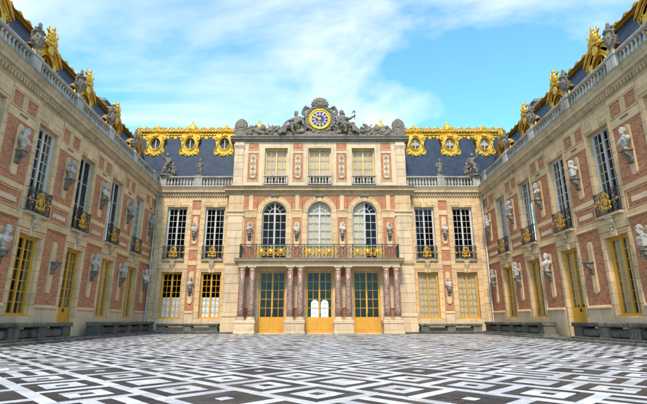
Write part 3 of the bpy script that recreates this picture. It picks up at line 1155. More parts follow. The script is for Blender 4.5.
def gilded_ridge(par, x0, x1, y, z, hgt, finials=(), big=True):
    """moulded gilded cornice with hanging lappets below and scroll cresting above"""
    g = G()
    pr = [(y + .3, z), (y - .05, z), (y - .12, z + .12 * hgt), (y - .10, z + .3 * hgt), (y - .2, z + .45 * hgt), (y - .26, z + .6 * hgt), (y - .22, z + .75 * hgt), (y - .14, z + .82 * hgt), (y - .16, z + hgt), (y + .3, z + hgt)]
    g.ext(pr, x0, x1)
    o = mk('gilded_ridge', g, M_GOLD, par)
    L = x1 - x0
    d = G(); n = int(L / .30)
    for k in range(n):
        a = x0 + (k + .5) * L / n
        big_ = k % 2 == 0
        hh = (.46 if big_ else .20) * random.uniform(.9, 1.1)
        d.plate([(-.14, 0), (.14, 0), (.13, -hh * .45), (.07, -hh * .7), (0, -hh), (-.07, -hh * .7), (-.13, -hh * .45)], y - .06, y + .02, .02, cx=a, cz=z + .02)
        d.ell((a, y - .07, z - hh * .4), (.045, .03, hh * .28), nu=8, nv=6)
    for k in range(int(L / .22)):
        a = x0 + (k + .5) * .22
        d.ell((a, y - .13, z + hgt * .22), (.075, .05, hgt * .16), nu=8, nv=6)
        if k % 3 == 0:
            d.ell((a, y - .24, z + hgt * .60), (.13, .05, hgt * .13), (0, random.uniform(-.3, .3), 0), nu=8, nv=6)
            d.scroll(a + .22, z + hgt * .60, .085, .02, 0, 1.3, y - .25, .03, n=14)
    if big:
        mk('lappet_row', d, M_GOLD, o, stuff=True)
    e = G(); n = max(2, int(L / .62))
    for k in range(n):
        a = x0 + (k + .5) * L / n; w = L / n
        e.scroll(a - w * .22, z + hgt + .10, .12, .03, 0, 1.2, y, .035)
        e.scroll(a + w * .22, z + hgt + .10, .12, .03, PI, -1.2, y, .035)
        e.tube([(a - w * .5, y, z + hgt + .03), (a - w * .2, y - .02, z + hgt + .19), (a, y - .02, z + hgt + .25), (a + w * .2, y - .02, z + hgt + .19), (a + w * .5, y, z + hgt + .03)], [.035, .045, .06, .045, .035])
        e.ell((a, y - .02, z + hgt + .12), (.07, .05, .1), nu=8, nv=6)
    mk('scroll_cresting', e, M_GOLD, o, stuff=True)
    for (fx, s_) in finials:
        q = G()
        shell_crest(q, 0, -.04, .10, .34 * s_, 9, .07 * s_)
        q.lathe([(.30 * s_, 0), (.34 * s_, .08 * s_), (.18 * s_, .16 * s_), (.26 * s_, .34 * s_), (.10 * s_, .48 * s_), (.07 * s_, .56 * s_), (.11 * s_, .62 * s_), (.02, .78 * s_)], n=12, sy=.6)
        for k in (-1, 1):
            q.scroll(k * .42 * s_, .12 * s_, .16 * s_, .03, PI / 2, k * 1.3, 0, .055 * s_)
        mk('finial', q, M_GOLD, o, (fx, y - .02, z + hgt))
    return o


# ================================================================== the two wings
D_BAYS = (2.95, 6.35, 9.80, 13.15, 16.50)
WB, JW = 1.36, .22
ZT = 9.16


def make_wing(root, sg, left):
    L = 20.0

    def rng(a, b_):
        return (sg * a, sg * b_) if sg > 0 else (sg * b_, sg * a)
    edges = [0.0]
    for d in D_BAYS:
        edges += [d - WB / 2 - JW, d + WB / 2 + JW]
    edges.append(L)
    piers = list(zip(edges[::2], edges[1::2]))
    for k, (a, b_) in enumerate(piers):
        x0, x1 = rng(a, b_)
        pier(root, x0, x1, ZT)
    for k, d in enumerate(D_BAYS):
        x = sg * d
        door = (k == 2)
        bay(root, x, WB, JW, (.95, 3.95), (4.82, 8.38), ZT, door)
        if door:
            if left:
                cu = ()
            else:
                cu = ((.06, .94, .36, .97, M_CURT),)
            window(root, x, .17, .12, WB, 3.83, 2, 6, M_YEL, panel=1.25, name='door', curt=cu, handle=True)
        else:
            if left:
                cu = () if k == 3 else ((.06, .94, .0, .97, M_CURT),)
            else:
                cu = ((.05, .48, .0, .97, M_CURT), (.52, .95, .0, .97, M_CURT))
            o = window(root, x, .17, .95, WB, 3.0, 2, 7, M_YEL, curt=cu)
            s_ = G(); s_.cbox(-WB / 2, WB / 2, -.16, .0, -.02, .07, .015)
            mk('sill', s_, M_YEL, o)
        if left and k in (1, 2):
            window(root, x, .16, 4.84, WB, 3.54, 1, 3, M_PIPE, gl=M_GLASSB)
        else:
            window(root, x, .17, 4.84, WB, 3.54, 2, 8, M_WHITE, gl=M_GLASS)
    x0, x1 = rng(-.3, L)
    cornice(root, x0, x1, ZT, 9.94, .36, 0.0)
    q = G(); q.ext([(.02, 4.455), (-.105, 4.455), (-.105, 4.50), (-.06, 4.53), (.02, 4.53)], *rng(0.0, L))
    # string moulding is cut by the window corbels, so build it pier by pier
    for (a, b_) in piers:
        xa, xb = rng(a, b_)
        q = G(); q.ext([(.02, 4.44), (-.11, 4.44), (-.11, 4.48), (-.06, 4.52), (.02, 4.52)], xa + .004, xb - .004)
        mk('string_moulding', q, M_STONE, root)
    peds = [sg * (a + b_) / 2 for (a, b_) in piers]
    peds[0] = sg * 1.1
    x0, x1 = rng(.0, L)
    balustrade(root, x0, x1, peds, .02, 9.945)
    # closed body: back wall, floors, end walls
    q = G()
    x0, x1 = rng(-.6, L)
    q.box(x0, x1, 5.0, 5.2, -.05, 9.9)
    q.box(x0, x1, .445, 5.0, 4.28, 4.44)
    q.box(x0, x1, .305, 5.0, 9.58, 9.80)
    q.box(x0, x1, .445, 5.0, -.05, .05)
    e0, e1 = rng(L - .2, L - .002)
    q.box(e0, e1, .446, 5.0, .051, 9.58)
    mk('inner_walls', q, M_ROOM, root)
    q = G(); e0, e1 = rng(L, L + .3); q.box(e0, e1, .0, 5.2, -.05, 9.3)
    mk('end_wall', q, M_BRICK, root)
    # mansard
    q = G(); x0, x1 = rng(-3.6, L)
    q.ext([(.62, 9.80), (.62, 9.97), (2.0, 13.42), (5.5, 13.42), (6.5, 9.8)], x0, x1)
    mk('roof', q, M_SLATE, root)
    q = G(); q.ext([(.32, 9.78), (.32, 9.955), (.66, 9.99), (.66, 9.78)], x0 if sg < 0 else x0 + 3.4, x1 if sg > 0 else x1 - 3.4)
    mk('lead_gutter', q, M_LEAD, root)
    x0, x1 = rng(.6, L)
    gilded_ridge(root, x0, x1, 1.98, 13.34, .20, big=False)
    for d in D_BAYS:
        dormer(root, sg * d, .62, 9.98)
    # drainpipe in the corner
    q = G()
    q.tube([(sg * .22, -.13, 9.3), (sg * .22, -.13, .35), (sg * .22, -.22, .16)], .055, n=8)
    for z in (1.3, 3.2, 5.3, 7.2, 8.8):
        q.lathe([(.075, 0), (.075, .06)], sg * .22, -.13, z, 8)
    mk('drainpipe', q, M_PIPE, root)
    return piers


left = link('palace_wing', None, None, (AXL, YS, .004), (0, 0, R(90) + math.atan(LS)))
tag(left, 'brick and stone palace wing with two plain sky mirroring upper windows', 'building')
P_L = make_wing(left, -1, True)
right = link('palace_wing', None, None, (RX, YS, .004), (0, 0, R(-90)))
tag(right, 'brick and stone palace wing with cream curtains in all its ground floor windows', 'building')
P_R = make_wing(right, 1, False)
# chimneys on the wing roofs
for par, sg in ((left, -1), (right, 1)):
    q = G(); q.box(sg * 3.3 - .32, sg * 3.3 + .32, 2.7, 3.5, 13.3, 14.75)
    q.cbox(sg * 3.3 - .42, sg * 3.3 + .42, 2.6, 3.6, 14.75, 14.88, .03)
    q.box(sg * 3.3 - .26, sg * 3.3 + .26, 2.78, 3.42, 14.88, 15.05)
    mk('chimney', q, M_LEAD, par)

# ================================================================== the front range
front = link('palace_building', None, None, (0, YS, 0))
tag(front, 'brick and stone palace front with three doors, marble columns, gilded balcony and attic storey', 'building')
SB = (7.32, 9.98)
for s in (-1, 1):
    for k, c in enumerate(SB):
        x = s * c
        bay(front, x, 1.38, .34, (.90, 3.96), (4.82, 8.50), ZT)
        if s < 0:
            cu = ((.06, .94, .0, .46, M_NET),)
        else:
            cu = ((.05, .485, .0, .97, M_CURT), (.515 if k == 0 else .58, .95, .0, .97, M_CURT))
        o = window(front, x, .20, .90, 1.38, 3.06, 2, 7, M_YEL, curt=cu)
        q = G(); q.cbox(-.69, .69, -.16, .0, -.02, .07, .015)
        mk('sill', q, M_YEL, o)
        window(front, x, .20, 4.84, 1.38, 3.66, 2, 8, M_WHITE)
    a, b_ = sorted((s * (SB[0] + 1.03), s * (SB[1] - 1.03)))
    pier(front, a, b_, ZT, cons_up=False, cons_low=False)
    for (z0, z1, lab) in ((5.86, 7.9, 'upper'), (1.55, 4.1, 'lower')):
        pass
    # corner strip
    a, b_ = sorted((s * 11.01, s * 11.62))
    q = G(); q.box(a, b_, 0, .44, .1, ZT); mk('brick_wall', q, M_BRICK, front)
    n = 20
    for k in range(n):
        z0 = .1 + (ZT - .1) * k / n
        if k % 2 == 0:
            block('quoin_stone', front, a + .0, b_ - .0, -.035, .02, z0, z0 + (ZT - .1) / n, M_STONE)
        else:
            block('quoin_stone', front, (a if s > 0 else a + .22), (b_ - .22 if s > 0 else b_), -.035, .02, z0, z0 + (ZT - .1) / n, M_STONE)
    # strip between bay and pavilion
    a, b_ = sorted((s * 6.0, s * 6.29))
    for k in range(18):
        block('quoin_stone', front, a, b_, -.03, .46, .1 + k * .503, .1 + (k + 1) * .503, M_STONE)
    a, b_ = sorted((s * 6.25, s * 11.62))
    cornice(front, a, b_, ZT, 9.94, .38, 0.0)
    a, b_ = sorted((s * 6.2, s * 11.5))
    balustrade(front, a, b_, [s * 8.65, s * 11.2] if s < 0 else [s * 8.65, s * 11.2], .0, 9.945)

# ---- pavilion: ground floor
YP = -.60
DB = (-3.1, 0.0, 3.1)
DW = 1.76
for x in DB:
    jambs(front, x, DW, .30, .06, 3.98, YP - .03, YP + .5, M_PALE, n=7)
    block('lintel_stone', front, x - DW / 2 - .30, x + DW / 2 + .30, YP - .03, YP + .5, 3.98, 4.30, M_PALE)
    o = window(front, x, YP + .16, .03, DW, 3.95, 2, 5, M_YEL, panel=1.0, name='door', handle=True, mw=.03)
    q = G(); q.box(-DW / 2 - .055, -DW / 2, -.10, .02, 0, 4.0); q.box(DW / 2, DW / 2 + .055, -.10, .02, 0, 4.0); q.box(-DW / 2, DW / 2, -.102, .02, 3.95, 4.0)
    mk('door_frame', q, M_YEL, o)
    q = G(); q.cbox(x - DW / 2 - .1, x + DW / 2 + .1, YP - .45, YP + .2, -.02, .035, .02)
    mk('door_step', q, M_PALE, front)
for (a, b_) in ((-5.2, -4.28), (-1.92, -1.18), (1.18, 1.92), (4.28, 5.2)):
    q = G(); q.box(a + .002, b_ - .002, YP, YP + .5, .06, 4.3); mk('brick_wall', q, M_BRICK, front)
    cx = (a + b_) / 2
    block('plinth_stone', front, a, b_, YP - .03, YP + .02, .06, 1.0, M_PALE)
    tablet(front, cx, YP - .01, 1.55, .3, 2.1, M_PALE)
# ---- pavilion: pilasters with separate blocks, both storeys
for s in (-1, 1):
    a, b_ = sorted((s * 5.2, s * 6.3))
    q = G(); q.box(a, b_, YP + .02, .5, .06, ZT + .4); mk('pilaster_core', q, M_STONE, front)
    zz = [.06, .55, 1.0]
    block('plinth_stone', front, a - .06, b_ + .06, YP - .16, YP + .1, .06, .62, M_PALE)
    block('plinth_stone', front, a - .02, b_ + .02, YP - .12, YP + .1, .62, 1.05, M_PALE)
    q = G(); q.ext([(YP + .05, 1.05), (YP - .16, 1.05), (YP - .17, 1.12), (YP - .12, 1.17), (YP - .13, 1.24), (YP - .08, 1.30), (YP + .05, 1.30)], a - .03, b_ + .03)
    mk('pilaster_base', q, M_PALE, front)
    n = 5
    for k in range(n):
        block('pilaster_block', front, a, b_, YP - .08, YP + .06, 1.30 + k * (4.36 - 1.30) / n, 1.30 + (k + 1) * (4.36 - 1.30) / n, M_PALE, c=.02, gap=.006)
    q = G(); q.ext([(YP + .05, 4.36), (YP - .10, 4.36), (YP - .16, 4.48), (YP - .16, 4.58), (YP - .10, 4.62), (YP + .05, 4.62)], a - .03, b_ + .03)
    mk('string_moulding', q, M_MOULD, front)
    n = 6
    for k in range(n):
        block('pilaster_block', front, a + .04, b_ - .04, YP - .08, YP + .06, 4.62 + k * (7.72 - 4.62) / n, 4.62 + (k + 1) * (7.72 - 4.62) / n, M_PALE, c=.02, gap=.006)
    q = G(); q.ext([(YP + .05, 7.72), (YP - .10, 7.72), (YP - .11, 7.78), (YP - .09, 7.82), (YP - .10, 7.9), (YP - .19, 8.0), (YP - .19, 8.1), (YP + .05, 8.1)], a - .06, b_ + .06)
    mk('capital', q, M_PALE, front)
    block('pilaster_block', front, a + .02, b_ - .02, YP - .07, YP + .06, 8.1, 8.6, M_STONE, c=.02)
    block('pilaster_block', front, a + .02, b_ - .02, YP - .07, YP + .06, 8.6, ZT + .02, M_STONE, c=.02)
# ---- pavilion: arched first floor
AW = .83
ZSP = 7.93
JA = .36
for x in DB:
    jambs(front, x, 2 * AW, JA, 4.63, ZSP, YP - .05, YP + .5, M_STONE, n=7)
    # voussoirs
    nv_ = 11
    for k in range(nv_):
        a0, a1 = PI * k / nv_ + .004, PI * (k + 1) / nv_ - .004
        key = (k == nv_ // 2)
        q = G()
        q.ring(arc(0, 0, AW, AW, a0, a1, 5), arc(0, 0, AW + JA + (.06 if key else 0), AW + JA + (.06 if key else 0), a0, a1, 5), -.05 - (.05 if key else 0), .5, closed=False)
        mk('keystone' if key else 'voussoir', q, M_STONE, front, (x, YP, ZSP))
    # archivolt bead
    q = G(); q.tube([(p[0], 0, p[1]) for p in arc(0, 0, AW + .12, AW + .12, 0, PI, 22)], .03, n=6); q.tube([(p[0], 0, p[1]) for p in arc(0, 0, AW + .3, AW + .3, 0, PI, 22)], .025, n=6)
    mk('archivolt', q, M_STONE, front, (x, YP - .05, ZSP))
    # spandrel brick
    q = G()
    ar = arc(0, 0, AW + JA - .03, AW + JA - .03, 0, PI, 17)
    top = 1.72
    up = [(max(-1.195, min(1.195, p[0] * 1.6)), top) for p in ar]
    q.ring(ar, up, 0, .45, closed=False)
    mk('brick_spandrel', q, M_BRICK, front, (x, YP, ZSP))
    # window: frame, fan and panes
    q = G(); h = ZSP - 4.65; w = 2 * AW
    q.box(-AW, -AW + .06, 0, .08, 0, h); q.box(AW - .06, AW, 0, .08, 0, h); q.box(-.06, .06, -.02, .08, 0, h + AW - .04)
    q.box(-AW + .06, AW - .06, -.01, .08, h - .06, h + .05)
    q.ring(arc(0, h, AW - .07, AW - .07, 0, PI, 19), arc(0, h, AW, AW, 0, PI, 19), 0, .08, closed=False)
    q.ring(arc(0, h, .36, .36, 0, PI, 15), arc(0, h, .40, .40, 0, PI, 15), .01, .06, closed=False)
    for k in (1, 2, 4, 5):
        a = PI * k / 6
        q.tube([(.39 * math.cos(a), .03, h + .39 * math.sin(a)), (.78 * math.cos(a), .03, h + .78 * math.sin(a))], .018, n=4)
    rows = 6
    for s in (-1, 1):
        xm = s * (AW - .06 + .06) / 2
        q.box(xm - .016, xm + .016, .01, .06, 0, h - .06)
        for r_ in range(1, rows):
            z = (h - .06) * r_ / rows
            a, b_ = sorted((s * .06, s * (AW - .06)))
            q.box(a, b_, .013, .057, z - .016, z + .016)
    o = mk('arched_window', q, M_WHITE, front, (x, YP + .22, 4.65))
    for s in (-1, 1):
        for c in range(2):
            for r_ in range(rows):
                a, b_ = sorted((s * (.06 + c * .355), s * (.06 + (c + 1) * .355)))
                pane(o, a + .01, b_ - .01, .03, (h - .06) * r_ / rows + .01, (h - .06) * (r_ + 1) / rows - .01, M_GLASS)
    for k in range(6):
        a0, a1 = PI * k / 6, PI * (k + 1) / 6
        q = G(); q.plate(arc(0, h, .80, .80, a0, a1, 6) + arc(0, h, .38, .38, a1, a0, 5), .032, .036)
        mk('pane', q, M_GLASS, o)
    q = G(); q.plate(arc(0, h, .37, .37, 0, PI, 12), .032, .036); mk('pane', q, M_GLASS, o)
    if x > -1:
        a = -AW; b_ = AW if x < 1 else 0.0
        curtain(o, a, b_, .12, 0, h, M_CURT, 8 if b_ > 0 else 4)
        q = G()
        q.plate([(p[0], p[1]) for p in arc(0, h, AW, AW, PI if b_ == 0 else 0, PI / 2 if b_ == 0 else PI, 14)] + ([(0, h)] if b_ == 0 else []), .12, .125)
        mk('curtain', q, M_CURT, o)
    # small stone bracket above the keystone
    block('label_bracket', front, x - .28, x + .28, YP - .22, YP - .02, ZT - .06, ZT + .05, M_CAP, c=.02)
for (a, b_) in ((-5.2, -4.29), (-1.91, -1.19), (1.19, 1.91), (4.29, 5.2)):
    cx = (a + b_) / 2
    q = G(); q.box(a + .002, b_ - .002, YP, YP + .45, 4.3, ZT + .2); mk('brick_wall', q, M_BRICK, front)
    wbr = b_ - a
    q = G(); q.ext([(YP + .02, 7.93), (YP - .05, 7.93), (YP - .06, 8.02), (YP - .12, 8.10), (YP - .12, 8.18), (YP + .02, 8.18)], a + .003, b_ - .003)
    mk('impost', q, M_STONE, front)
    block('string_stone', front, cx - .14, cx + .14, YP - .04, YP + .02, 8.18, ZT + .1, M_STONE)
    block('string_stone', front, a, b_, YP - .035, YP + .02, 7.60, 7.93, M_STONE)
    for s in (-1, 1):
        ed = a if s < 0 else b_
        x0, x1 = sorted((ed, ed - s * .06))
        block('string_stone', front, x0, x1, YP - .03, YP + .02, 4.7, 7.6, M_STONE)
    tablet(front, cx, YP - .01, 5.55, .36, 1.75, M_PALE)
# ---- main cornice of the pavilion
cornice(front, -6.55, 6.55, ZT + .04, 9.80, .46, YP, dent=False)
# ---- attic
YA = YP + .06
aw = 1.62
AZ0, AZ1 = 9.80, 13.22
q = G()
xs = [-6.1]
for x in DB:
    xs += [x - aw / 2, x + aw / 2]
xs.append(6.1)
for a, b_ in zip(xs[::2], xs[1::2]):
    q.box(a, b_, YA, YA + .5, AZ0 - .1, AZ1)
for x in DB:
    q.box(x - aw / 2, x + aw / 2, YA + .002, YA + .5, 12.74, AZ1)
    q.box(x - aw / 2, x + aw / 2, YA + .003, YA + .5, AZ0 - .1, 9.96)
q.box(-6.1, -5.7, YA + .5, 4.5, AZ0 - .1, AZ1); q.box(5.7, 6.1, YA + .5, 4.5, AZ0 - .1, AZ1)
mk('attic_wall', q, M_PALE, front)
for x in DB:
    window(front, x, YA + .26, 9.98, aw, 2.76, 2, 4, M_PYEL, curt=((.03, .97, .245, .98, M_BLIND),), mw=.03)
    frame_rect(front, x - aw / 2, x + aw / 2, 9.99, 12.74, YA - .05, YA + .02, .16, M_PALE, 'architrave')
    q = G(); q.ext([(YA - .24, 9.97), (YA - .24, 10.03), (YA - .04, 10.03), (YA - .04, 9.97)], x - aw / 2 + .02, x + aw / 2 - .02)
    q.ext([(YA - .24, 10.54), (YA - .26, 10.58), (YA - .26, 10.63), (YA - .02, 10.63), (YA - .02, 10.54)], x - aw / 2 - .04, x + aw / 2 + .04)
    q.box(x - aw / 2 - .04, x - aw / 2 + .05, YA - .2, YA - .03, 10.031, 10.539); q.box(x + aw / 2 - .05, x + aw / 2 + .04, YA - .2, YA - .03, 10.031, 10.539)
    o = mk('balustrade', q, M_BALU, front)
    for k in range(7):
        link('baluster', BAL_A, o, (x - aw / 2 + .05 + (k + .5) * (aw - .1) / 7, YA - .14, 10.033))
for x in (-4.72, -1.55, 1.55, 4.72):
    for z0, z1 in ((10.30, 12.36), (12.62, 13.12)):
        q = G(); q.box(x - .37, x + .37, YA - .012, YA + .02, z0, z1); mk('brick_panel', q, M_BRICK, front)
        frame_rect(front, x - .37, x + .37, z0, z1, YA - .04, YA + .01, .05, M_PALE)
    t = tablet(front, x, YA - .02, 10.45, .42, 1.76, M_PALE)
    q = G()
    for k in range(4):
        z = .28 + .40 * k
        for s in (-1, 1):
            q.scroll(s * .09, z, .085, .02, PI / 2, s * (1.3 if k % 2 else -1.3), -.065, .018)
        q.ell((0, -.065, z + .16), (.035, .025, .06), nu=8, nv=6)
    q.tube([(0, -.06, .15), (.02, -.065, .6), (-.02, -.065, 1.1), (0, -.06, 1.6)], .016)
    mk('relief_trophy', q, M_STAT, t)
for s in (-1, 1):
    a, b_ = sorted((s * 5.42, s * 6.08))
    for k in range(5):
        block('pilaster_block', front, a, b_, YA - .09, YA + .04, 10.05 + k * .53, 10.05 + (k + 1) * .53, M_PALE, c=.02)
    block('pilaster_block', front, a - .05, b_ + .05, YA - .13, YA + .04, 9.81, 10.05, M_PALE, c=.02)
    q = G(); q.ext([(YA + .03, 12.70), (YA - .11, 12.70), (YA - .12, 12.78), (YA - .19, 12.9), (YA - .19, 13.0), (YA + .03, 13.0)], a - .05, b_ + .05)
    for k in range(5):
        q.ell((a + (k + .5) * (b_ - a) / 5, YA - .12, 12.85), (.05, .06, .09), nu=8, nv=6)
    mk('capital', q, M_PALE, front)
    block('pilaster_block', front, a, b_, YA - .09, YA + .04, 13.0, AZ1, M_PALE, c=.01)
q = G()
q.ext([(YA + .55, AZ1), (YA - .05, AZ1), (YA - .10, AZ1 + .08), (YA - .28, AZ1 + .14), (YA - .28, AZ1 + .22), (YA - .36, AZ1 + .30), (YA - .36, AZ1 + .34), (YA + .55, AZ1 + .36)], -6.4, 6.4)
mk('attic_cornice', q, M_CAP, front)
q = G(); q.box(-6.0, 6.0, YA + .5, 4.4, AZ1 - .02, AZ1 + .25); mk('roof_deck', q, M_LEAD, front)
# ---- roof of the front range
q = G(); q.ext([(.62, 9.80), (.62, 9.97), (1.72, 14.75), (6.5, 14.9), (7.5, 9.8)], -14.5, 14.5)
mk('roof', q, M_SLATE, front)
q = G(); q.ext([(.30, 9.78), (.30, 9.955), (.66, 9.99), (.66, 9.78)], -11.5, 11.5); mk('lead_gutter', q, M_LEAD, front)
LX = (4.66, 7.32, 9.97, 12.62)
gilded_ridge(front, -14.4, 14.4, 1.70, 14.66, .50, finials=[(s * x, 1.0 if i % 2 == 0 else .62) for s in (-1, 1) for i, x in enumerate((4.72, 7.32, 9.97, 12.62)) if True and i != 0] + [(-4.75, 1.15), (4.75, 1.15)])
for s in (-1, 1):
    for i, x in enumerate(LX[1:]):
        lucarne(front, s * x, 1.30, 13.87, s > 0)
# ---- inner shell of the front range: rooms, and the garden-side arches seen through the glass doors
q = G()
q.box(-11.6, 11.6, .5, 7.0, 4.36, 4.52); q.box(-11.6, 11.6, .306, 7.0, 9.58, 9.79); q.box(-11.6, 11.6, .5, 7.0, -.05, .03)
q.box(-6.3, 6.3, YP + .5, .5, 4.361, 4.519)
for x in (-11.6, -4.65, 4.65, 11.4):
    q.box(x, x + .2, .5, 7.0, .031, 4.359); q.box(x, x + .2, .5, 7.0, 4.521, 9.579)
q.box(-11.6, 11.6, 7.0, 7.2, 4.4, 9.7)
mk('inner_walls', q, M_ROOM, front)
gw = .30
q = G()
xs = [-11.6]
for x in (-.45, .36):
    xs += [x - gw, x + gw]
xs.append(11.6)
for a, b_ in zip(xs[::2], xs[1::2]):
    q.box(a, b_, 7.0, 7.3, .03, 4.40)
for x in (-.45, .36):
    q.box(x - gw, x + gw, 7.0, 7.3, .03, .25)
    ar = arc(x, 2.15, gw, gw, 0, PI, 13)
    q.ring(ar, [(p[0], 4.4) for p in ar], 7.0, 7.3, closed=False)
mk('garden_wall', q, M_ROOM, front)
for x in (-.45, .36):
    q = G()
    q.box(x - .02, x + .02, 7.1, 7.16, .25, 2.44)
    for k in range(6):
        q.box(x - gw, x + gw, 7.1, 7.16, .25 + .38 * k - .02, .25 + .38 * k + .02)
    mk('garden_window', q, M_WHITE, front)

# ---- portico
PX = (-4.62, -1.53, 1.53, 4.62)
YC = -1.50
for x in PX:
    q = G()
    q.cbox(x - .62, x + .62, YC - .36, YP - .1, 0.0, .62, .02); q.cbox(x - .66, x + .66, YC - .40, YP - .1, .0, .16, .02)
    q.cbox(x - .66, x + .66, YC - .40, YP - .1, .62, .80, .025)
    q.cbox(x - .50, x + .50, YC - .375, YC - .34, .24, .56, .012)
    mk('column_pedestal', q, M_PALE, front)
    for s in (-1, 1):
        q = G(); r0 = .205
        pr = [(r0 * 1.0, 1.02), (r0 * 1.02, 1.5), (r0 * 1.0, 2.2), (r0 * .93, 3.1), (r0 * .86, 3.94)]
        q.lathe(pr, n=24)
        o = mk('column', q, M_RED, front, (x + s * .325, YC, 0))
        b_ = G(); b_.box(-.29, .29, -.29, .29, .80, .87)
        b_.lathe([(.28, .87), (.295, .90), (.28, .94), (.245, .95), (.24, .97), (.26, .985), (.255, 1.01), (.215, 1.03), (.1, 1.03)], n=24)
        mk('base', b_, M_PALE, o)
        c = G(); c.lathe([(.1, 3.92), (.19, 3.92), (.20, 3.95), (.185, 3.97), (.185, 4.02), (.24, 4.08), (.25, 4.10), (.1, 4.10)], n=24)
        c.box(-.265, .265, -.265, .265, 4.10, 4.16)
        mk('capital', c, M_PALE, o)
q = G()
q.ext([(YP + .02, 4.16), (YC - .27, 4.16), (YC - .27, 4.24), (YC - .29, 4.25), (YC - .29, 4.36), (YP + .02, 4.36)], -5.16, 5.16)
mk('architrave', q, M_PALE, front)
q = G()
q.ext([(YP + .02, 4.361), (YC - .30, 4.361), (YC - .36, 4.44), (YC - .50, 4.50), (YC - .50, 4.58), (YC - .54, 4.60), (YC - .54, 4.64), (YP + .02, 4.65)], -5.42, 5.42)
o = mk('balcony', q, M_MOULD, front)
q = G(); q.ext([(YC - .555, 4.61), (YC - .555, 4.655), (YP - .05, 4.672), (YP - .05, 4.652), (YC - .53, 4.643), (YC - .53, 4.61)], -5.43, 5.43)
mk('lead_flashing', q, M_CAP, o)


def railing():
    y = YC - .42; z0 = 4.68; h = .86
    g = G()
    rails = [((-5.1, y), (5.1, y)), ((-5.1, y), (-5.1, YP - .1)), ((5.1, y), (5.1, YP - .1))]
    g.box(-5.12, 5.12, y - .028, y + .028, z0 + h - .02, z0 + h + .02)
    for z in (.03, .12, h - .12):
        g.box(-5.1, 5.1, y - .012, y + .012, z0 + z - .012, z0 + z + .012)
    for s in (-1, 1):
        for z in (.03, .12, h - .12, h):
            g.box(s * 5.1 - .014, s * 5.1 + .014, y + .013, YP - .05, z0 + z - .012, z0 + z + .012)
        for k in range(9):
            yy = y + .1 + k * .1
            g.box(s * 5.1 - .008, s * 5.1 + .008, yy - .008, yy + .008, z0, z0 + h)
    gold = []
    n = 11
    segs = [(-5.1, -4.05, 0), (-4.05, -2.15, 1), (-2.15, -.95, 0), (-.95, .95, 1), (.95, 2.15, 0), (2.15, 4.05, 1), (4.05, 5.1, 0)]
    for a, b_, gd in segs:
        for x in (a, b_):
            g.box(x - .018, x + .018, y - .018, y + .018, z0 - .03, z0 + h + .03)
        m = 3 if gd else 2
        w = (b_ - a) / m
        for k in range(m):
            cx = a + (k + .5) * w; cz = z0 + h / 2
            if k:
                g.box(a + k * w - .01, a + k * w + .01, y - .01, y + .01, z0 + .12, z0 + h - .12)
            for s in (-1, 1):
                for t in (-1, 1):
                    g.scroll(cx + s * w * .27, cz + t * .15, .135, .025, -t * PI / 2, s * t * 1.4, y, .016)
                    g.scroll(cx + s * w * .12, cz + t * .2, .085, .02, t * PI / 2, s * t * -1.3, y, .013)
            g.tube([(p[0], y, p[1]) for p in ellipse(cx, cz, w * .16, .2, 16)], .014, n=5, closed=True)
            if not gd:
                g.tube([(p[0], y, p[1]) for p in ellipse(cx, cz, w * .08, .10, 12)], .016, n=5, closed=True)
        j = int((b_ - a) / .085)
        for k in range(j):
            x = a + (k + .5) * (b_ - a) / j
            g.box(x - .006, x + .006, y - .006, y + .006, z0 + h - .12, z0 + h)
            g.box(x - .006, x + .006, y - .006, y + .006, z0 + .03, z0 + .12)
        if gd:
            for k in range(3):
                gold.append((a + (k + .5) * w, z0 + h / 2, k))
    o = mk('balcony_railing', g, M_IRON, front)
    for cx, cz, k in gold:
        e = G()
        e.lathe([(.0, -.06), (.09, -.06), (.12, -.03), (.13, 0)], 0, 0, 0, 10, axis='y')
        for q_ in range(8):
            a = 2 * PI * q_ / 8
            e.ell((.15 * math.cos(a), -.03, .15 * math.sin(a) - .02), (.06, .035, .06), nu=8, nv=5)
        for s in (-1, 1):
            e.scroll(s * .19, -.15, .12, .025, PI / 2, -s * 1.3, -.02, .028)
            e.scroll(s * .20, .13, .09, .02, -PI / 2, s * 1.3, -.02, .024)
            e.tube([(s * .04, -.02, -.28), (s * .16, -.03, -.29), (s * .26, -.02, -.25)], [.02, .03, .012])
        e.box(-.27, .27, -.015, .015, -.31, -.285)
        if k == 1:
            e.tube([(-.08, -.02, .2), (0, -.03, .29), (.08, -.02, .2)], .03)
        mk('gilded_flower', e, M_GOLD, o, (cx, y - .01, cz))


railing()

# ================================================================== carved figures


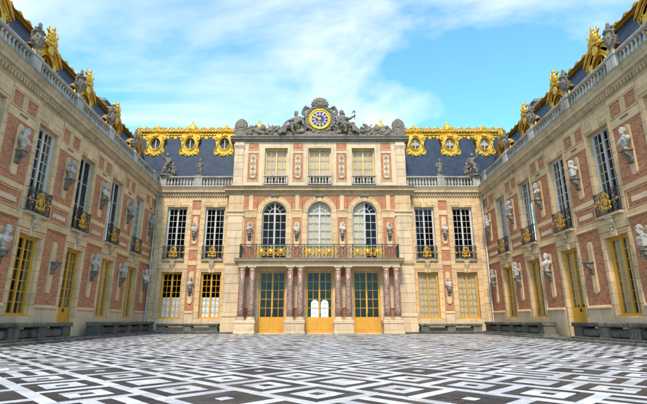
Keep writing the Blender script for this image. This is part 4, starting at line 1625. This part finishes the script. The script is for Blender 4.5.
def person(g, J, k=1.0, beard=False):
    """adds a draped figure; J maps joint names to points"""
    V = {n: Vector(p) for n, p in J.items()}
    hip = (V['hipL'] + V['hipR']) / 2; ch = (V['shL'] + V['shR']) / 2
    g.cap(hip, hip.lerp(ch, .55), .20 * k, .19 * k); g.cap(hip.lerp(ch, .5), ch - (ch - hip) * .12, .20 * k, .22 * k)
    g.cap(V['shL'], V['shR'], .12 * k, .12 * k)
    g.cap(ch, V['head'], .085 * k, .075 * k)
    g.ell(V['head'], (.125 * k, .14 * k, .165 * k))
    d = V.get('look', Vector((0, -1, 0))).normalized()
    g.ell(V['head'] + d * .13 * k + Vector((0, 0, -.02 * k)), (.03 * k, .03 * k, .05 * k))
    g.ell(V['head'] + d * .09 * k + Vector((0, 0, -.11 * k)), (.07 * k, .06 * k, (.12 if beard else .06) * k))
    for i in range(14):
        a = random.uniform(0, 2 * PI); e = random.uniform(.1, 1.4)
        o = Vector((math.cos(a) * math.cos(e), math.sin(a) * math.cos(e), math.sin(e))) * .13 * k
        if o.normalized().dot(d) < .55:
            g.ell(V['head'] + o, (.045 * k, .045 * k, .045 * k), nu=8, nv=6)
    for s in 'LR':
        g.cap(V['sh' + s], V['el' + s], .095 * k, .075 * k); g.cap(V['el' + s], V['ha' + s], .072 * k, .05 * k)
        g.ell(V['ha' + s], (.06 * k, .06 * k, .075 * k), nu=8, nv=6)
        g.cap(V['hip' + s], V['kn' + s], .15 * k, .11 * k); g.cap(V['kn' + s], V['fo' + s], .105 * k, .06 * k)
        f = V['fo' + s]; g.cap(f, f + d * .2 * k + Vector((0, 0, -.03 * k)), .06 * k, .045 * k)


def drape(g, pts, r, n=5, sp=.07):
    """bundle of folds following a line"""
    for k in range(n):
        o = Vector((random.uniform(-sp, sp), random.uniform(-sp, sp), random.uniform(-sp, sp)))
        q = [Vector(p) + o * random.uniform(.4, 1.3) for p in pts]
        g.tube(q, [r * random.uniform(.5, 1.0) for _ in q], n=7)


def bust_mesh(kind):
    random.seed(40 + kind)
    g = G()
    g.lathe([(.0, 0), (.13, 0), (.13, .03), (.10, .05), (.07, .09), (.09, .13), (.12, .15), (0, .15)], n=16)
    g.ell((0, 0, .24), (.17, .12, .13)); g.ell((0, -.01, .38), (.26, .155, .19)); g.ell((0, .0, .47), (.29, .12, .09))
    for s in (-1, 1):
        g.ell((s * .25, .01, .43), (.10, .11, .12)); g.ell((s * .10, -.11, .40), (.10, .07, .09))
    # cloak folds
    for k in range(6):
        a = k / 5
        if kind == 1:
            g.tube([(-.30, .0, .48 - .04 * k), (-.12, -.14, .42 - .045 * k), (.12, -.16, .36 - .05 * k), (.28, -.02, .42 - .06 * k)], [.03, .04, .04, .03], n=7)
        else:
            s = 1 if kind == 0 else -1
            g.tube([(s * (.27 - .04 * k), -.02, .52), (s * (.16 - .05 * k), -.15, .40), (s * (-.05 - .05 * k), -.16, .25 + .01 * k)], [.035, .04, .03], n=7)
    g.ell((.20 if kind != 2 else -.2, -.1, .50), (.06, .05, .06))
    hx = (.04, -.05, .02)[kind]
    g.cap((0, .0, .50), (hx * .6, -.02, .68), .085, .075)
    H = Vector((hx, -.03, .80))
    g.ell(H, (.098, .118, .14)); g.ell(H + Vector((0, -.045, -.075)), (.07, .075, .07))
    t = Vector(((.3, -.35, .1)[kind], -1, 0)).normalized()
    sd_ = Vector((-t.y, t.x, 0))
    g.cap(H + t * .118 + Vector((0, 0, .025)), H + t * .145 + Vector((0, 0, -.035)), .014, .022)
    g.cap(H + t * .10 + sd_ * .055 + Vector((0, 0, .045)), H + t * .10 - sd_ * .055 + Vector((0, 0, .045)), .022, .022)
    g.ell(H + t * .115 + Vector((0, 0, -.075)), (.033, .02, .014)); g.ell(H + t * .11 + Vector((0, 0, -.115)), (.032, .03, .028))
    for s in (-1, 1):
        g.ell(H + sd_ * s * .045 + t * .095 + Vector((0, 0, .018)), (.02, .02, .014), nu=8, nv=6)
        g.ell(H + sd_ * s * .105 - t * .01, (.02, .03, .04), nu=8, nv=6)
    n = 44 if kind != 1 else 60
    for i in range(n):
        a = random.uniform(0, 2 * PI); e = random.uniform(-.5, 1.5)
        d = Vector((math.cos(a) * math.cos(e), math.sin(a) * math.cos(e), math.sin(e)))
        if d.dot(t) < (.35 if e < .6 else .8):
            r = random.uniform(.025, .042)
            g.ell(H + Vector((d.x * .105, d.y * .125, d.z * .145)), (r, r, r * 1.2), nu=8, nv=6)
    if kind == 1:
        for i in range(16):
            g.ell(H + t * random.uniform(.06, .12) + sd_ * random.uniform(-.07, .07) + Vector((0, 0, random.uniform(-.20, -.10))), (.028, .028, .04), nu=8, nv=6)
    if kind == 2:
        for s in (-1, 1):
            for i in range(4):
                g.ell((H.x + s * .1, H.y + .03, H.z - .06 - .06 * i), (.035, .04, .05), nu=8, nv=6)
    return sculpt('marble_bust', g, M_BUST, .0115, 2, .006)


BUSTS = [bust_mesh(k) for k in range(3)]
random.seed(99)


def world_of(par, p):
    c, s = math.cos(par.rotation_euler.z), math.sin(par.rotation_euler.z)
    return Vector((par.location.x + c * p[0] - s * p[1], par.location.y + s * p[0] + c * p[1], par.location.z + p[2]))


ORD = ['first', 'second', 'third', 'fourth', 'fifth', 'sixth']
for par, sg, nm in ((left, -1, 'wing with sky-mirroring windows'), (right, 1, 'cream-curtained wing')):
    for k, (a, b_) in enumerate(P_L[:5]):
        x = sg * (a + b_) / 2
        for lev, z in (('upper', 6.30 + .512), ('lower', 2.65 + .512)):
            if lev == 'lower' and k == 3:
                continue
            p = world_of(par, (x, -.22, z))
            o = link('marble_bust', BUSTS[(k * 2 + (lev == 'lower') + (sg > 0)) % 3], None, p, (0, 0, par.rotation_euler.z + random.uniform(-.35, .35)))
            o.scale = (.90, .90, .90)
            tag(o, f'marble bust on {lev} bracket, {ORD[k]} pier from the corner, {nm}', 'bust', 'marble busts on wall brackets')


# ---- smaller busts on the piers of the front
for k, (x, y, z, lab) in enumerate([
        (-4.745, YP, 6.02, 'small marble bust between pilaster and the uncurtained arched window'),
        (-1.55, YP, 6.02, 'small marble bust between the uncurtained and the fully curtained arched windows'),
        (1.55, YP, 6.02, 'small marble bust between the fully curtained and half curtained arched windows'),
        (4.745, YP, 6.02, 'small marble bust between pilaster and the half curtained arched window'),
        (-8.65, 0, 6.15, 'small marble bust between upper windows above the net-curtained windows'),
        (8.65, 0, 6.15, 'small marble bust between upper windows above the cream-curtained windows'),
        (-8.65, 0, 2.40, 'small marble bust between two ground floor windows with white net curtains'),
        (8.65, 0, 2.40, 'small marble bust between two ground floor windows with cream curtains')]):
    c = link('console_bracket', CONS, front, (x, y - .06, z)); c.scale = (.85, .85, .95)
    o = link('marble_bust', BUSTS[k % 3], None, (x, YS + y - .20, z + .486), (0, 0, random.uniform(-.3, .3)))
    o.scale = (.68, .68, .78)
    tag(o, lab, 'bust', 'small busts on the palace front')


# ---- vases on the wing balustrades
def vase():
    g = G()
    g.box(-.24, .24, -.24, .24, 0, .10)
    fl = lambda a, z: 1 + (.06 * math.cos(12 * a) if .38 < z < .75 else 0)
    g.lathe([(.0, .10), (.2, .10), (.2, .14), (.10, .22), (.09, .28), (.13, .32), (.12, .34), (.24, .46), (.31, .62), (.33, .74), (.30, .80), (.25, .86), (.24, .98), (.27, 1.02), (.33, 1.06), (.33, 1.10), (.22, 1.12), (0, 1.12)], n=36, rad=fl)
    for k in range(10):
        a = 2 * PI * k / 10
        g.ell((.31 * math.cos(a), .31 * math.sin(a), .80 - .05 * (k % 2)), (.075, .075, .06), nu=8, nv=6)
    for k in range(26):
        a = random.uniform(0, 2 * PI); r = random.uniform(0, .24); z = 1.12 + random.uniform(0, .36) * (1 - r * 2.6)
        g.ell((r * math.cos(a), r * math.sin(a), z), (.07, .07, .085), nu=8, nv=6)
    g.ell((0, 0, 1.46), (.10, .10, .12))
    for s in (-1, 1):
        g.tube([(s * .28, 0, .62), (s * .42, 0, .72), (s * .44, 0, .90), (s * .36, 0, 1.02), (s * .27, 0, 1.0)], [.05, .045, .05, .05, .04], n=7)
        g.ell((s * .34, -.04, .60), (.07, .06, .08), nu=8, nv=6)
    return sculpt('stone_vase', g, M_STAT, .017, 1, .014)


VASE = vase()
for par, sg, nm in ((left, -1, 'wing with sky-mirroring windows'), (right, 1, 'cream-curtained wing')):
    for k, (a, b_) in enumerate(P_L[1:6]):
        x = sg * (a + b_) / 2
        if k == 4 and False:
            continue
        o = link('stone_vase', VASE, None, world_of(par, (x, .02, 10.765)), (0, 0, par.rotation_euler.z + random.choice((0, .2, -.2))))
        o.scale = (.70, .70, .93)
        tag(o, f'carved stone vase on balustrade, {ORD[k]} from the corner statue, {nm}', 'vase', 'vases on the wing balustrades')


# ---- statues
def group_statue(seed, mir):
    random.seed(seed)
    g = G()
    g.box(-.45, .45, -.3, .3, 0, .12)
    J = dict(hipL=(-.12, 0, .82), hipR=(.12, 0, .84), shL=(-.24, -.02, 1.38), shR=(.22, .02, 1.42), head=(-.04, -.06, 1.72), look=(-.4, -1, 0), elL=(-.50, -.1, 1.55), haL=(-.62, -.18, 1.92), elR=(.42, .0, 1.12), haR=(.30, -.2, .9), knL=(-.2, -.28, .52), foL=(-.22, -.05, .16), knR=(.16, -.08, .46), foR=(.2, .02, .15))
    person(g, J, .92)
    drape(g, [(.24, .1, 1.4), (.05, -.2, 1.1), (-.2, -.18, .8), (-.3, -.05, .3)], .08, 7, .1)
    drape(g, [(.3, .1, 1.2), (.34, .1, .7), (.3, .05, .15)], .1, 6, .1)
    # a second, smaller child figure at the side
    J2 = dict(hipL=(.36, -.1, .48), hipR=(.5, -.1, .48), shL=(.30, -.12, .82), shR=(.54, -.1, .82), head=(.42, -.16, 1.02), look=(-.5, -1, 0), elL=(.2, -.22, .7), haL=(.1, -.25, .85), elR=(.62, -.12, .62), haR=(.58, -.26, .5), knL=(.34, -.26, .3), foL=(.34, -.16, .12), knR=(.52, -.2, .3), foR=(.52, -.1, .12))
    person(g, J2, .62)
    if mir:
        g.v = [(-x, y, z) for x, y, z in g.v]
    return sculpt('statue_group', g, M_STAT, .018, 1, .016)


for s in (-1, 1):
    o = link('statue_group', group_statue(5 + s, s > 0), None, (s * 11.0, YS - .06, 10.755), (0, 0, s * -.5))
    o.scale = (.95, .95, .95)
    tag(o, 'carved stone figure group on balustrade corner beside the ' + ('wing with sky-mirroring windows' if s < 0 else 'cream-curtained wing'), 'statue', 'corner statue groups')


def small_statue():
    random.seed(3)
    g = G(); g.lathe([(0, 0), (.2, 0), (.2, .06), (.15, .10), (0, .10)], n=14)
    J = dict(hipL=(-.08, 0, .60), hipR=(.08, 0, .60), shL=(-.17, 0, .98), shR=(.17, 0, .98), head=(.02, -.03, 1.24), elL=(-.27, -.02, .80), haL=(-.15, -.14, .68), elR=(.28, 0, .84), haR=(.2, -.12, 1.0), knL=(-.09, -.1, .36), foL=(-.08, 0, .13), knR=(.09, -.04, .36), foR=(.09, .02, .13))
    person(g, J, .72)
    drape(g, [(.14, 0, .95), (0, -.14, .7), (-.12, -.1, .35), (-.12, 0, .12)], .06, 6, .06)
    drape(g, [(.1, .05, .6), (.12, .02, .12)], .07, 5, .06)
    return sculpt('small_statue', g, M_STAT, .014, 1, .012)


SST = small_statue()
for s in (-1, 1):
    o = link('small_statue', SST, None, (s * 8.65, YS, 10.765), (0, 0, s * .3))
    tag(o, 'small standing stone statue before the slate roof beside ' + ('the unshuttered dark oval windows' if s < 0 else 'the oval windows with grey blinds'), 'statue', 'small balustrade statues')

# ---- clock and its sculpture on the attic
ZB = AZ1 + .35
YK = YS + YA - .05
CZ = 14.93


def clock():
    random.seed(12)
    g = G()
    # leafy, ribboned surround
    g.lathe([(.80, -.10), (1.0, -.12), (1.05, .2), (.80, .22)], 0, 0, 0, 40, axis='y')
    n = 40
    for i in range(n):
        a = 2 * PI * i / n
        r = 1.02 + .06 * math.sin(i * 2.4)
        g.ell((r * math.cos(a), -.08, r * math.sin(a)), (.09, .10, .13), (0, -a, 0), nu=8, nv=6)
    for s in (-1, 1):
        g.scroll(s * 1.05, .62, .26, .06, -PI / 2, s * 1.3, -.04, .10)
        g.scroll(s * 1.08, -.55, .24, .06, PI / 2, -s * 1.3, -.04, .10)
        g.tube([(s * .7, -.04, .85), (s * 1.05, -.08, 1.0), (s * 1.22, 0, .78), (s * 1.12, .02, .45)], [.10, .13, .10, .05], n=8)
        g.tube([(s * .95, 0, .3), (s * 1.22, -.05, .1), (s * 1.15, 0, -.3), (s * 1.35, 0, -.75), (s * 1.2, .05, -1.3)], [.06, .10, .08, .13, .12], n=8)
    g.box(-1.1, 1.1, -.12, .35, -1.36, -.95); g.box(-1.25, 1.25, -.18, .4, -1.37, -1.22)
    # crest: hooded shell with crown
    for k in range(9):
        a = PI * (.1 + .8 * k / 8)
        L = .62 + .18 * math.sin(a)
        g.tube([(.2 * math.cos(a), -.05, 1.0), (L * .7 * math.cos(a), -.14, 1.0 + L * .6 * math.sin(a)), (L * math.cos(a), -.05, 1.0 + L * math.sin(a))], [.08, .12, .06], n=7)
    g.ell((0, -.12, 1.18), (.22, .14, .2)); g.ell((0, -.05, 1.70), (.12, .10, .12))
    for s in (-1, 1):
        g.tube([(s * .5, -.05, 1.0), (s * .52, -.1, 1.3), (s * .28, -.1, 1.55), (s * .05, -.06, 1.68)], [.12, .10, .09, .07], n=7)
    root = link('clock', sculpt('clock', g, M_STAT, .02, 1, .022), None, (0, YK, CZ))
    tag(root, 'round blue and gold palace clock in carved grey stone frame above the attic', 'clock')
    r = G(); r.lathe([(.66, -.10), (.69, -.16), (.74, -.20), (.79, -.19), (.83, -.14), (.84, -.06), (.66, -.06)], 0, 0, 0, 48, axis='y')
    mk('gilded_rim', r, M_GOLD, root)
    d = G(); d.lathe([(.0, -.125), (.70, -.125), (.70, -.10), (0, -.10)], 0, 0, 0, 48, axis='y')
    dial = mk('dial', d, M_BLUE, root)
    f = G(); f.ring(ellipse(0, 0, .60, .60, 48), ellipse(0, 0, .67, .67, 48), -.14, -.12)
    f.ring(ellipse(0, 0, .335, .335, 40), ellipse(0, 0, .36, .36, 40), -.14, -.12)
    mk('gilded_band', f, M_GOLD, dial)
    c = G(); c.plate(ellipse(0, 0, .07, .095, 16), -.015, 0, .008)
    cm = c.mesh('numeral_plate', M_WHITE)
    rom = ['XII', 'I', 'II', 'III', 'IIII', 'V', 'VI', 'VII', 'VIII', 'IX', 'X', 'XI']
    for k in range(12):
        a = PI / 2 - 2 * PI * k / 12
        link('numeral_plate', cm, dial, (.475 * math.cos(a), -.125, .475 * math.sin(a)), (0, -(a - PI / 2), 0))
        tcv = bpy.data.curves.new('numeral', 'FONT'); tcv.body = rom[k]; tcv.size = .10; tcv.align_x = 'CENTER'; tcv.align_y = 'CENTER'; tcv.extrude = .004
        to = bpy.data.objects.new('tmp', tcv); COL.objects.link(to)
        tm = bpy.data.meshes.new_from_object(to.evaluated_get(bpy.context.evaluated_depsgraph_get()))
        bpy.data.objects.remove(to)
        tm.materials.clear(); tm.materials.append(M_BLUE)
        mt = Matrix.Translation((.475 * math.cos(a), -.145, .475 * math.sin(a))) @ Matrix.Rotation(-(a - PI / 2), 4, 'Y') @ Matrix.Rotation(PI / 2, 4, 'X') @ Matrix.Diagonal((.85, 1.1, 1, 1))
        tm.transform(mt)
        link('numeral', tm, dial)
    sgm = G()
    for k in range(16):
        a = 2 * PI * k / 16
        L = .31 if k % 2 == 0 else .24
        sgm.add([(.12 * math.cos(a - .16), -.13, .12 * math.sin(a - .16)), (L * math.cos(a), -.13, L * math.sin(a)), (.12 * math.cos(a + .16), -.13, .12 * math.sin(a + .16)), (.1 * math.cos(a), -.16, .1 * math.sin(a))], [(0, 1, 3), (1, 2, 3), (0, 2, 1), (0, 3, 2)])
    sgm.ell((0, -.14, 0), (.14, .06, .15)); sgm.ell((0, -.20, -.005), (.022, .02, .04), nu=8, nv=6)
    for s in (-1, 1):
        sgm.ell((s * .055, -.185, .035), (.03, .015, .014), nu=8, nv=6)
    sgm.ell((0, -.185, -.07), (.045, .015, .012), nu=8, nv=6)
    mk('sun_face', sgm, M_GOLD, dial)
    h = G(); h.plate([(-.018, 0), (-.03, .2), (-.012, .42), (0, .5), (.012, .42), (.03, .2), (.018, 0)], -.17, -.155)
    mk('hand', h, M_GOLD, root, (0, -.02, 0), (0, R(-62), 0))


clock()


def seated(side):
    random.seed(21 if side > 0 else 22)
    g = G()
    b = side < 0
    # rock and arms beneath
    g.box(-.35, 2.1, -.2, .35, 0, .16)
    for i in range(75):
        x = random.uniform(-.3, 2.0); h = 1.1 * (1 - max(0, x) / 3.0)
        g.ell((x, random.uniform(-.1, .38), random.uniform(0, h)), (random.uniform(.10, .24), random.uniform(.12, .22), random.uniform(.10, .22)), (random.uniform(-1, 1), random.uniform(-1, 1), 0), nu=9, nv=6)
    if not b:
        J = dict(hipL=(.32, -.1, .82), hipR=(.58, -.05, .80), shL=(.14, -.12, 1.52), shR=(.64, -.02, 1.50), head=(.34, -.12, 1.90), look=(-.5, -1, 0), elL=(-.02, -.3, 1.22), haL=(.2, -.42, .98), elR=(.98, -.1, 1.42), haR=(1.32, -.2, 1.62), knL=(.62, -.52, .84), foL=(.66, -.42, .25), knR=(1.18, -.34, .78), foR=(1.55, -.36, .22))
    else:
        J = dict(hipL=(.34, -.1, .76), hipR=(.60, -.05, .74), shL=(.20, -.14, 1.42), shR=(.72, -.04, 1.38), head=(.50, -.16, 1.78), look=(-.6, -1, -.1), elL=(.02, -.3, 1.12), haL=(-.05, -.4, .86), elR=(1.05, -.16, 1.22), haR=(1.24, -.36, .98), knL=(.78, -.5, .88), foL=(.72, -.42, .28), knR=(1.24, -.3, .66), foR=(1.66, -.34, .15))
    person(g, J, 1.22, beard=b)
    sh = Vector(J['shL']); hp = Vector(J['hipR'])
    drape(g, [sh + Vector((0, .1, .05)), sh + Vector((.1, -.2, -.3)), hp + Vector((0, -.25, .1)), Vector(J['knR']) + Vector((0, -.05, .1)), Vector(J['knR']) + Vector((.1, -.1, -.45))], .09, 8, .1)
    drape(g, [Vector(J['shR']) + Vector((.05, .15, 0)), hp + Vector((.3, .2, .2)), hp + Vector((.5, .15, -.4))], .12, 7, .14)
    if not b:
        g.tube([(1.30, -.2, 1.3), (1.34, -.2, 1.95), (1.28, -.2, 2.0), (1.10, -.2, 1.75)], [.03, .03, .06, .03], n=7)
        g.lathe([(0, -.03), (.34, -.03), (.36, .0), (.2, .06), (0, .08)], 1.15, .12, .75, 18, axis='y')
        for k in range(6):       # plume of the helmet
            g.ell((.34 + .05 * k, -.02 + .04 * k, 2.08 - .035 * k), (.07, .06, .08), nu=8, nv=6)
    else:
        g.tube([(1.24, -.36, .98), (1.45, -.3, .65), (1.7, -.25, .25)], [.06, .10, .14], n=8)
        g.lathe([(0, -.02), (.30, -.02), (.32, .02), (0, .05)], .05, .05, 1.25, 18, axis='y')
    if side < 0:
        g.v = [(-x, y, z) for x, y, z in g.v]
    return sculpt('seated_figure', g, M_STAT, .02, 1, .022)


for s, lab in ((1, 'seated stone figure with raised arm leaning against the clock'), (-1, 'seated stone figure with lowered arms leaning against the clock')):
    o = link('seated_figure', seated(s), None, (s * 1.22, YK, ZB))
    tag(o, lab, 'statue', 'seated figures flanking the clock')


def trophies(s):
    random.seed(60 + s)
    g = G()
    g.box(0, 2.25, -.16, .30, 0, .12)
    for i in range(75):
        x = random.uniform(-.2, 2.25); h = .55 + .35 * math.sin(x * 2.2 + 1) ** 2
        g.ell((x, random.uniform(-.15, .2), random.uniform(.1, h)), (random.uniform(.10, .2), random.uniform(.1, .16), random.uniform(.09, .2)), (random.uniform(-1, 1), random.uniform(-1, 1), 0), nu=9, nv=6)
    # round shields, a helmet, a cuirass, flag staffs
    for x, z, r in ((.55, .48, .32), (1.55, .42, .28)):
        g.lathe([(0, -.16), (.10, -.16), (.14, -.09), (r * .8, -.06), (r, -.04), (r, .04), (0, .06)], x, -.08, z, 20, axis='y')
    g.ell((1.08, -.08, .62), (.19, .2, .2)); g.tube([(.92, -.05, .74), (1.08, -.1, .92), (1.30, -.02, .78)], [.05, .08, .04], n=7)
    g.cap((2.0, -.05, .28), (2.0, -.05, .5), .2, .16)
    for x0, z0, x1, z1 in ((.2, .2, .75, 1.0), (.9, .1, .45, .95), (1.3, .15, 1.85, .8), (2.1, .1, 1.6, .78)):
        g.tube([(x0, .05, z0), (x1, .05, z1)], .035, n=6)
        g.ell((x1, .05, z1), (.05, .04, .1), nu=8, nv=6)
        drape(g, [(x1 * .8 + x0 * .2, .04, z1 * .8 + z0 * .2), (x1 * .5 + x0 * .5 + .12, -.02, z1 * .4 + z0 * .6)], .07, 3, .05)
    if s < 0:
        g.v = [(-x, y, z) for x, y, z in g.v]
    return sculpt('trophy_of_arms', g, M_STAT, .02, 1, .022)


for s, lab in ((1, 'long heap of carved shields and flags beside the figure with raised arm'), (-1, 'long heap of carved shields and flags beside the figure with lowered arms')):
    o = link('trophy_of_arms', trophies(s), None, (s * 3.0, YK, ZB))
    tag(o, lab, 'trophy', 'carved trophies of arms on the attic')


def cartouche():
    random.seed(31)
    g = G()
    g.box(-.42, .42, -.2, .25, 0, .16); g.ell((0, 0, .25), (.34, .2, .2))
    g.lathe([(0, -.14), (.12, -.17), (.20, -.10), (.27, -.12), (.36, -.10), (.40, -.02), (.36, .10), (0, .12)], 0, 0, .86, 28, sy=1.12, axis='y')
    for i in range(18):
        a = 2 * PI * i / 18
        g.ell((.42 * math.cos(a), -.04, .86 + .47 * math.sin(a)), (.075, .08, .075), nu=8, nv=6)
    for s in (-1, 1):
        g.scroll(s * .36, .36, .17, .04, PI / 2, -s * 1.3, -.06, .07)
        g.tube([(s * .18, -.05, .12), (s * .45, -.04, .30), (s * .40, -.02, .55)], [.08, .10, .06], n=7)
    for k in (-1, 0, 1):
        g.ell((k * .12, -.03, 1.36 - .04 * abs(k)), (.07, .07, .1), nu=8, nv=6)
    return sculpt('carved_cartouche', g, M_STAT, .02, 1)


CAR = cartouche()
for s, lab in ((-1, 'round carved stone cartouche ending the attic above the net-curtained side'), (1, 'round carved stone cartouche ending the attic above the cream-curtained side')):
    o = link('carved_cartouche', CAR, None, (s * 5.68, YK - .02, ZB))
    tag(o, lab, 'sculpture', 'cartouches at the attic ends')


# ================================================================== kerbs and benches
def kerb(par_loc, rz, x0, x1, d, name):
    r = link(name, None, None, par_loc, (0, 0, rz))
    return r


for par, sg in ((left, -1), (right, 1)):
    g = G()
    a, b_ = sorted((sg * .0, sg * 20.3))
    g.cbox(a, b_, -1.22, .1, -.05, .105, .03)
    o = mk('kerb', g, M_DARK, None, tuple(par.location), tuple(par.rotation_euler)); struct(o)
for s in (-1, 1):
    a, b_ = sorted((s * 5.45, s * 11.2))
    g = G(); g.cbox(a, b_, YS - 1.15, YS + .05, -.05, .10, .03)
    struct(mk('kerb', g, M_DARK))


def bench(par, x0, x1, yf, label, depth=.62, top=.74, z0=.10):
    """long blackened stone bench: blocks, slab, lower shelf"""
    L = x1 - x0
    loc = world_of(par, ((x0 + x1) / 2, yf, z0))
    r = link('stone_bench', None, None, loc, (0, 0, par.rotation_euler.z))
    tag(r, label, 'bench', 'stone benches along the palace walls')
    h = top - z0
    n = max(1, int(round(L / 1.9)))
    q = G()
    for k in range(n):
        a = -L / 2 + k * L / n; b_ = a + L / n
        block('seat_slab', r, a, b_, -.02, depth + .02, h - .17, h, M_DARK, c=.035, gap=.004)
    nb = n + 1
    for k in range(nb):
        a = -L / 2 + .04 + k * (L - .08 - .55) / (nb - 1) if nb > 1 else -.25
        block('support_block', r, a, a + .55, .04, depth, 0, h - .17, M_DARK, c=.03)
    q = G(); q.cbox(-L / 2 + .1, L / 2 - .1, .13, depth - .02, .086, h - .24, .06); mk('shelf', q, M_DARK, r)
    q = G(); q.cbox(-L / 2 - .03, L / 2 + .03, -.08, depth + .05, -.002, .085, .02); mk('footing', q, M_DARK, r)
    return r


for par, sg, nm in ((left, -1, 'the wing with sky-mirroring windows'), (right, 1, 'the cream-curtained wing')):
    for (a, b_, lab) in ((.9, 8.55, 'blackened stone bench between corner and yellow door of ' + nm), (10.95, 18.2, 'blackened stone bench beyond the yellow door of ' + nm)):
        x0, x1 = sorted((sg * a, sg * b_))
        bench(par, x0, x1, -1.0, lab, depth=.62)
for s in (-1, 1):
    x0, x1 = sorted((s * 6.45, s * 10.4))
    bench(front, x0, x1, -.92, 'blackened stone bench under the ground floor windows with ' + ('white net curtains' if s < 0 else 'cream curtains'), depth=.6, top=.62)
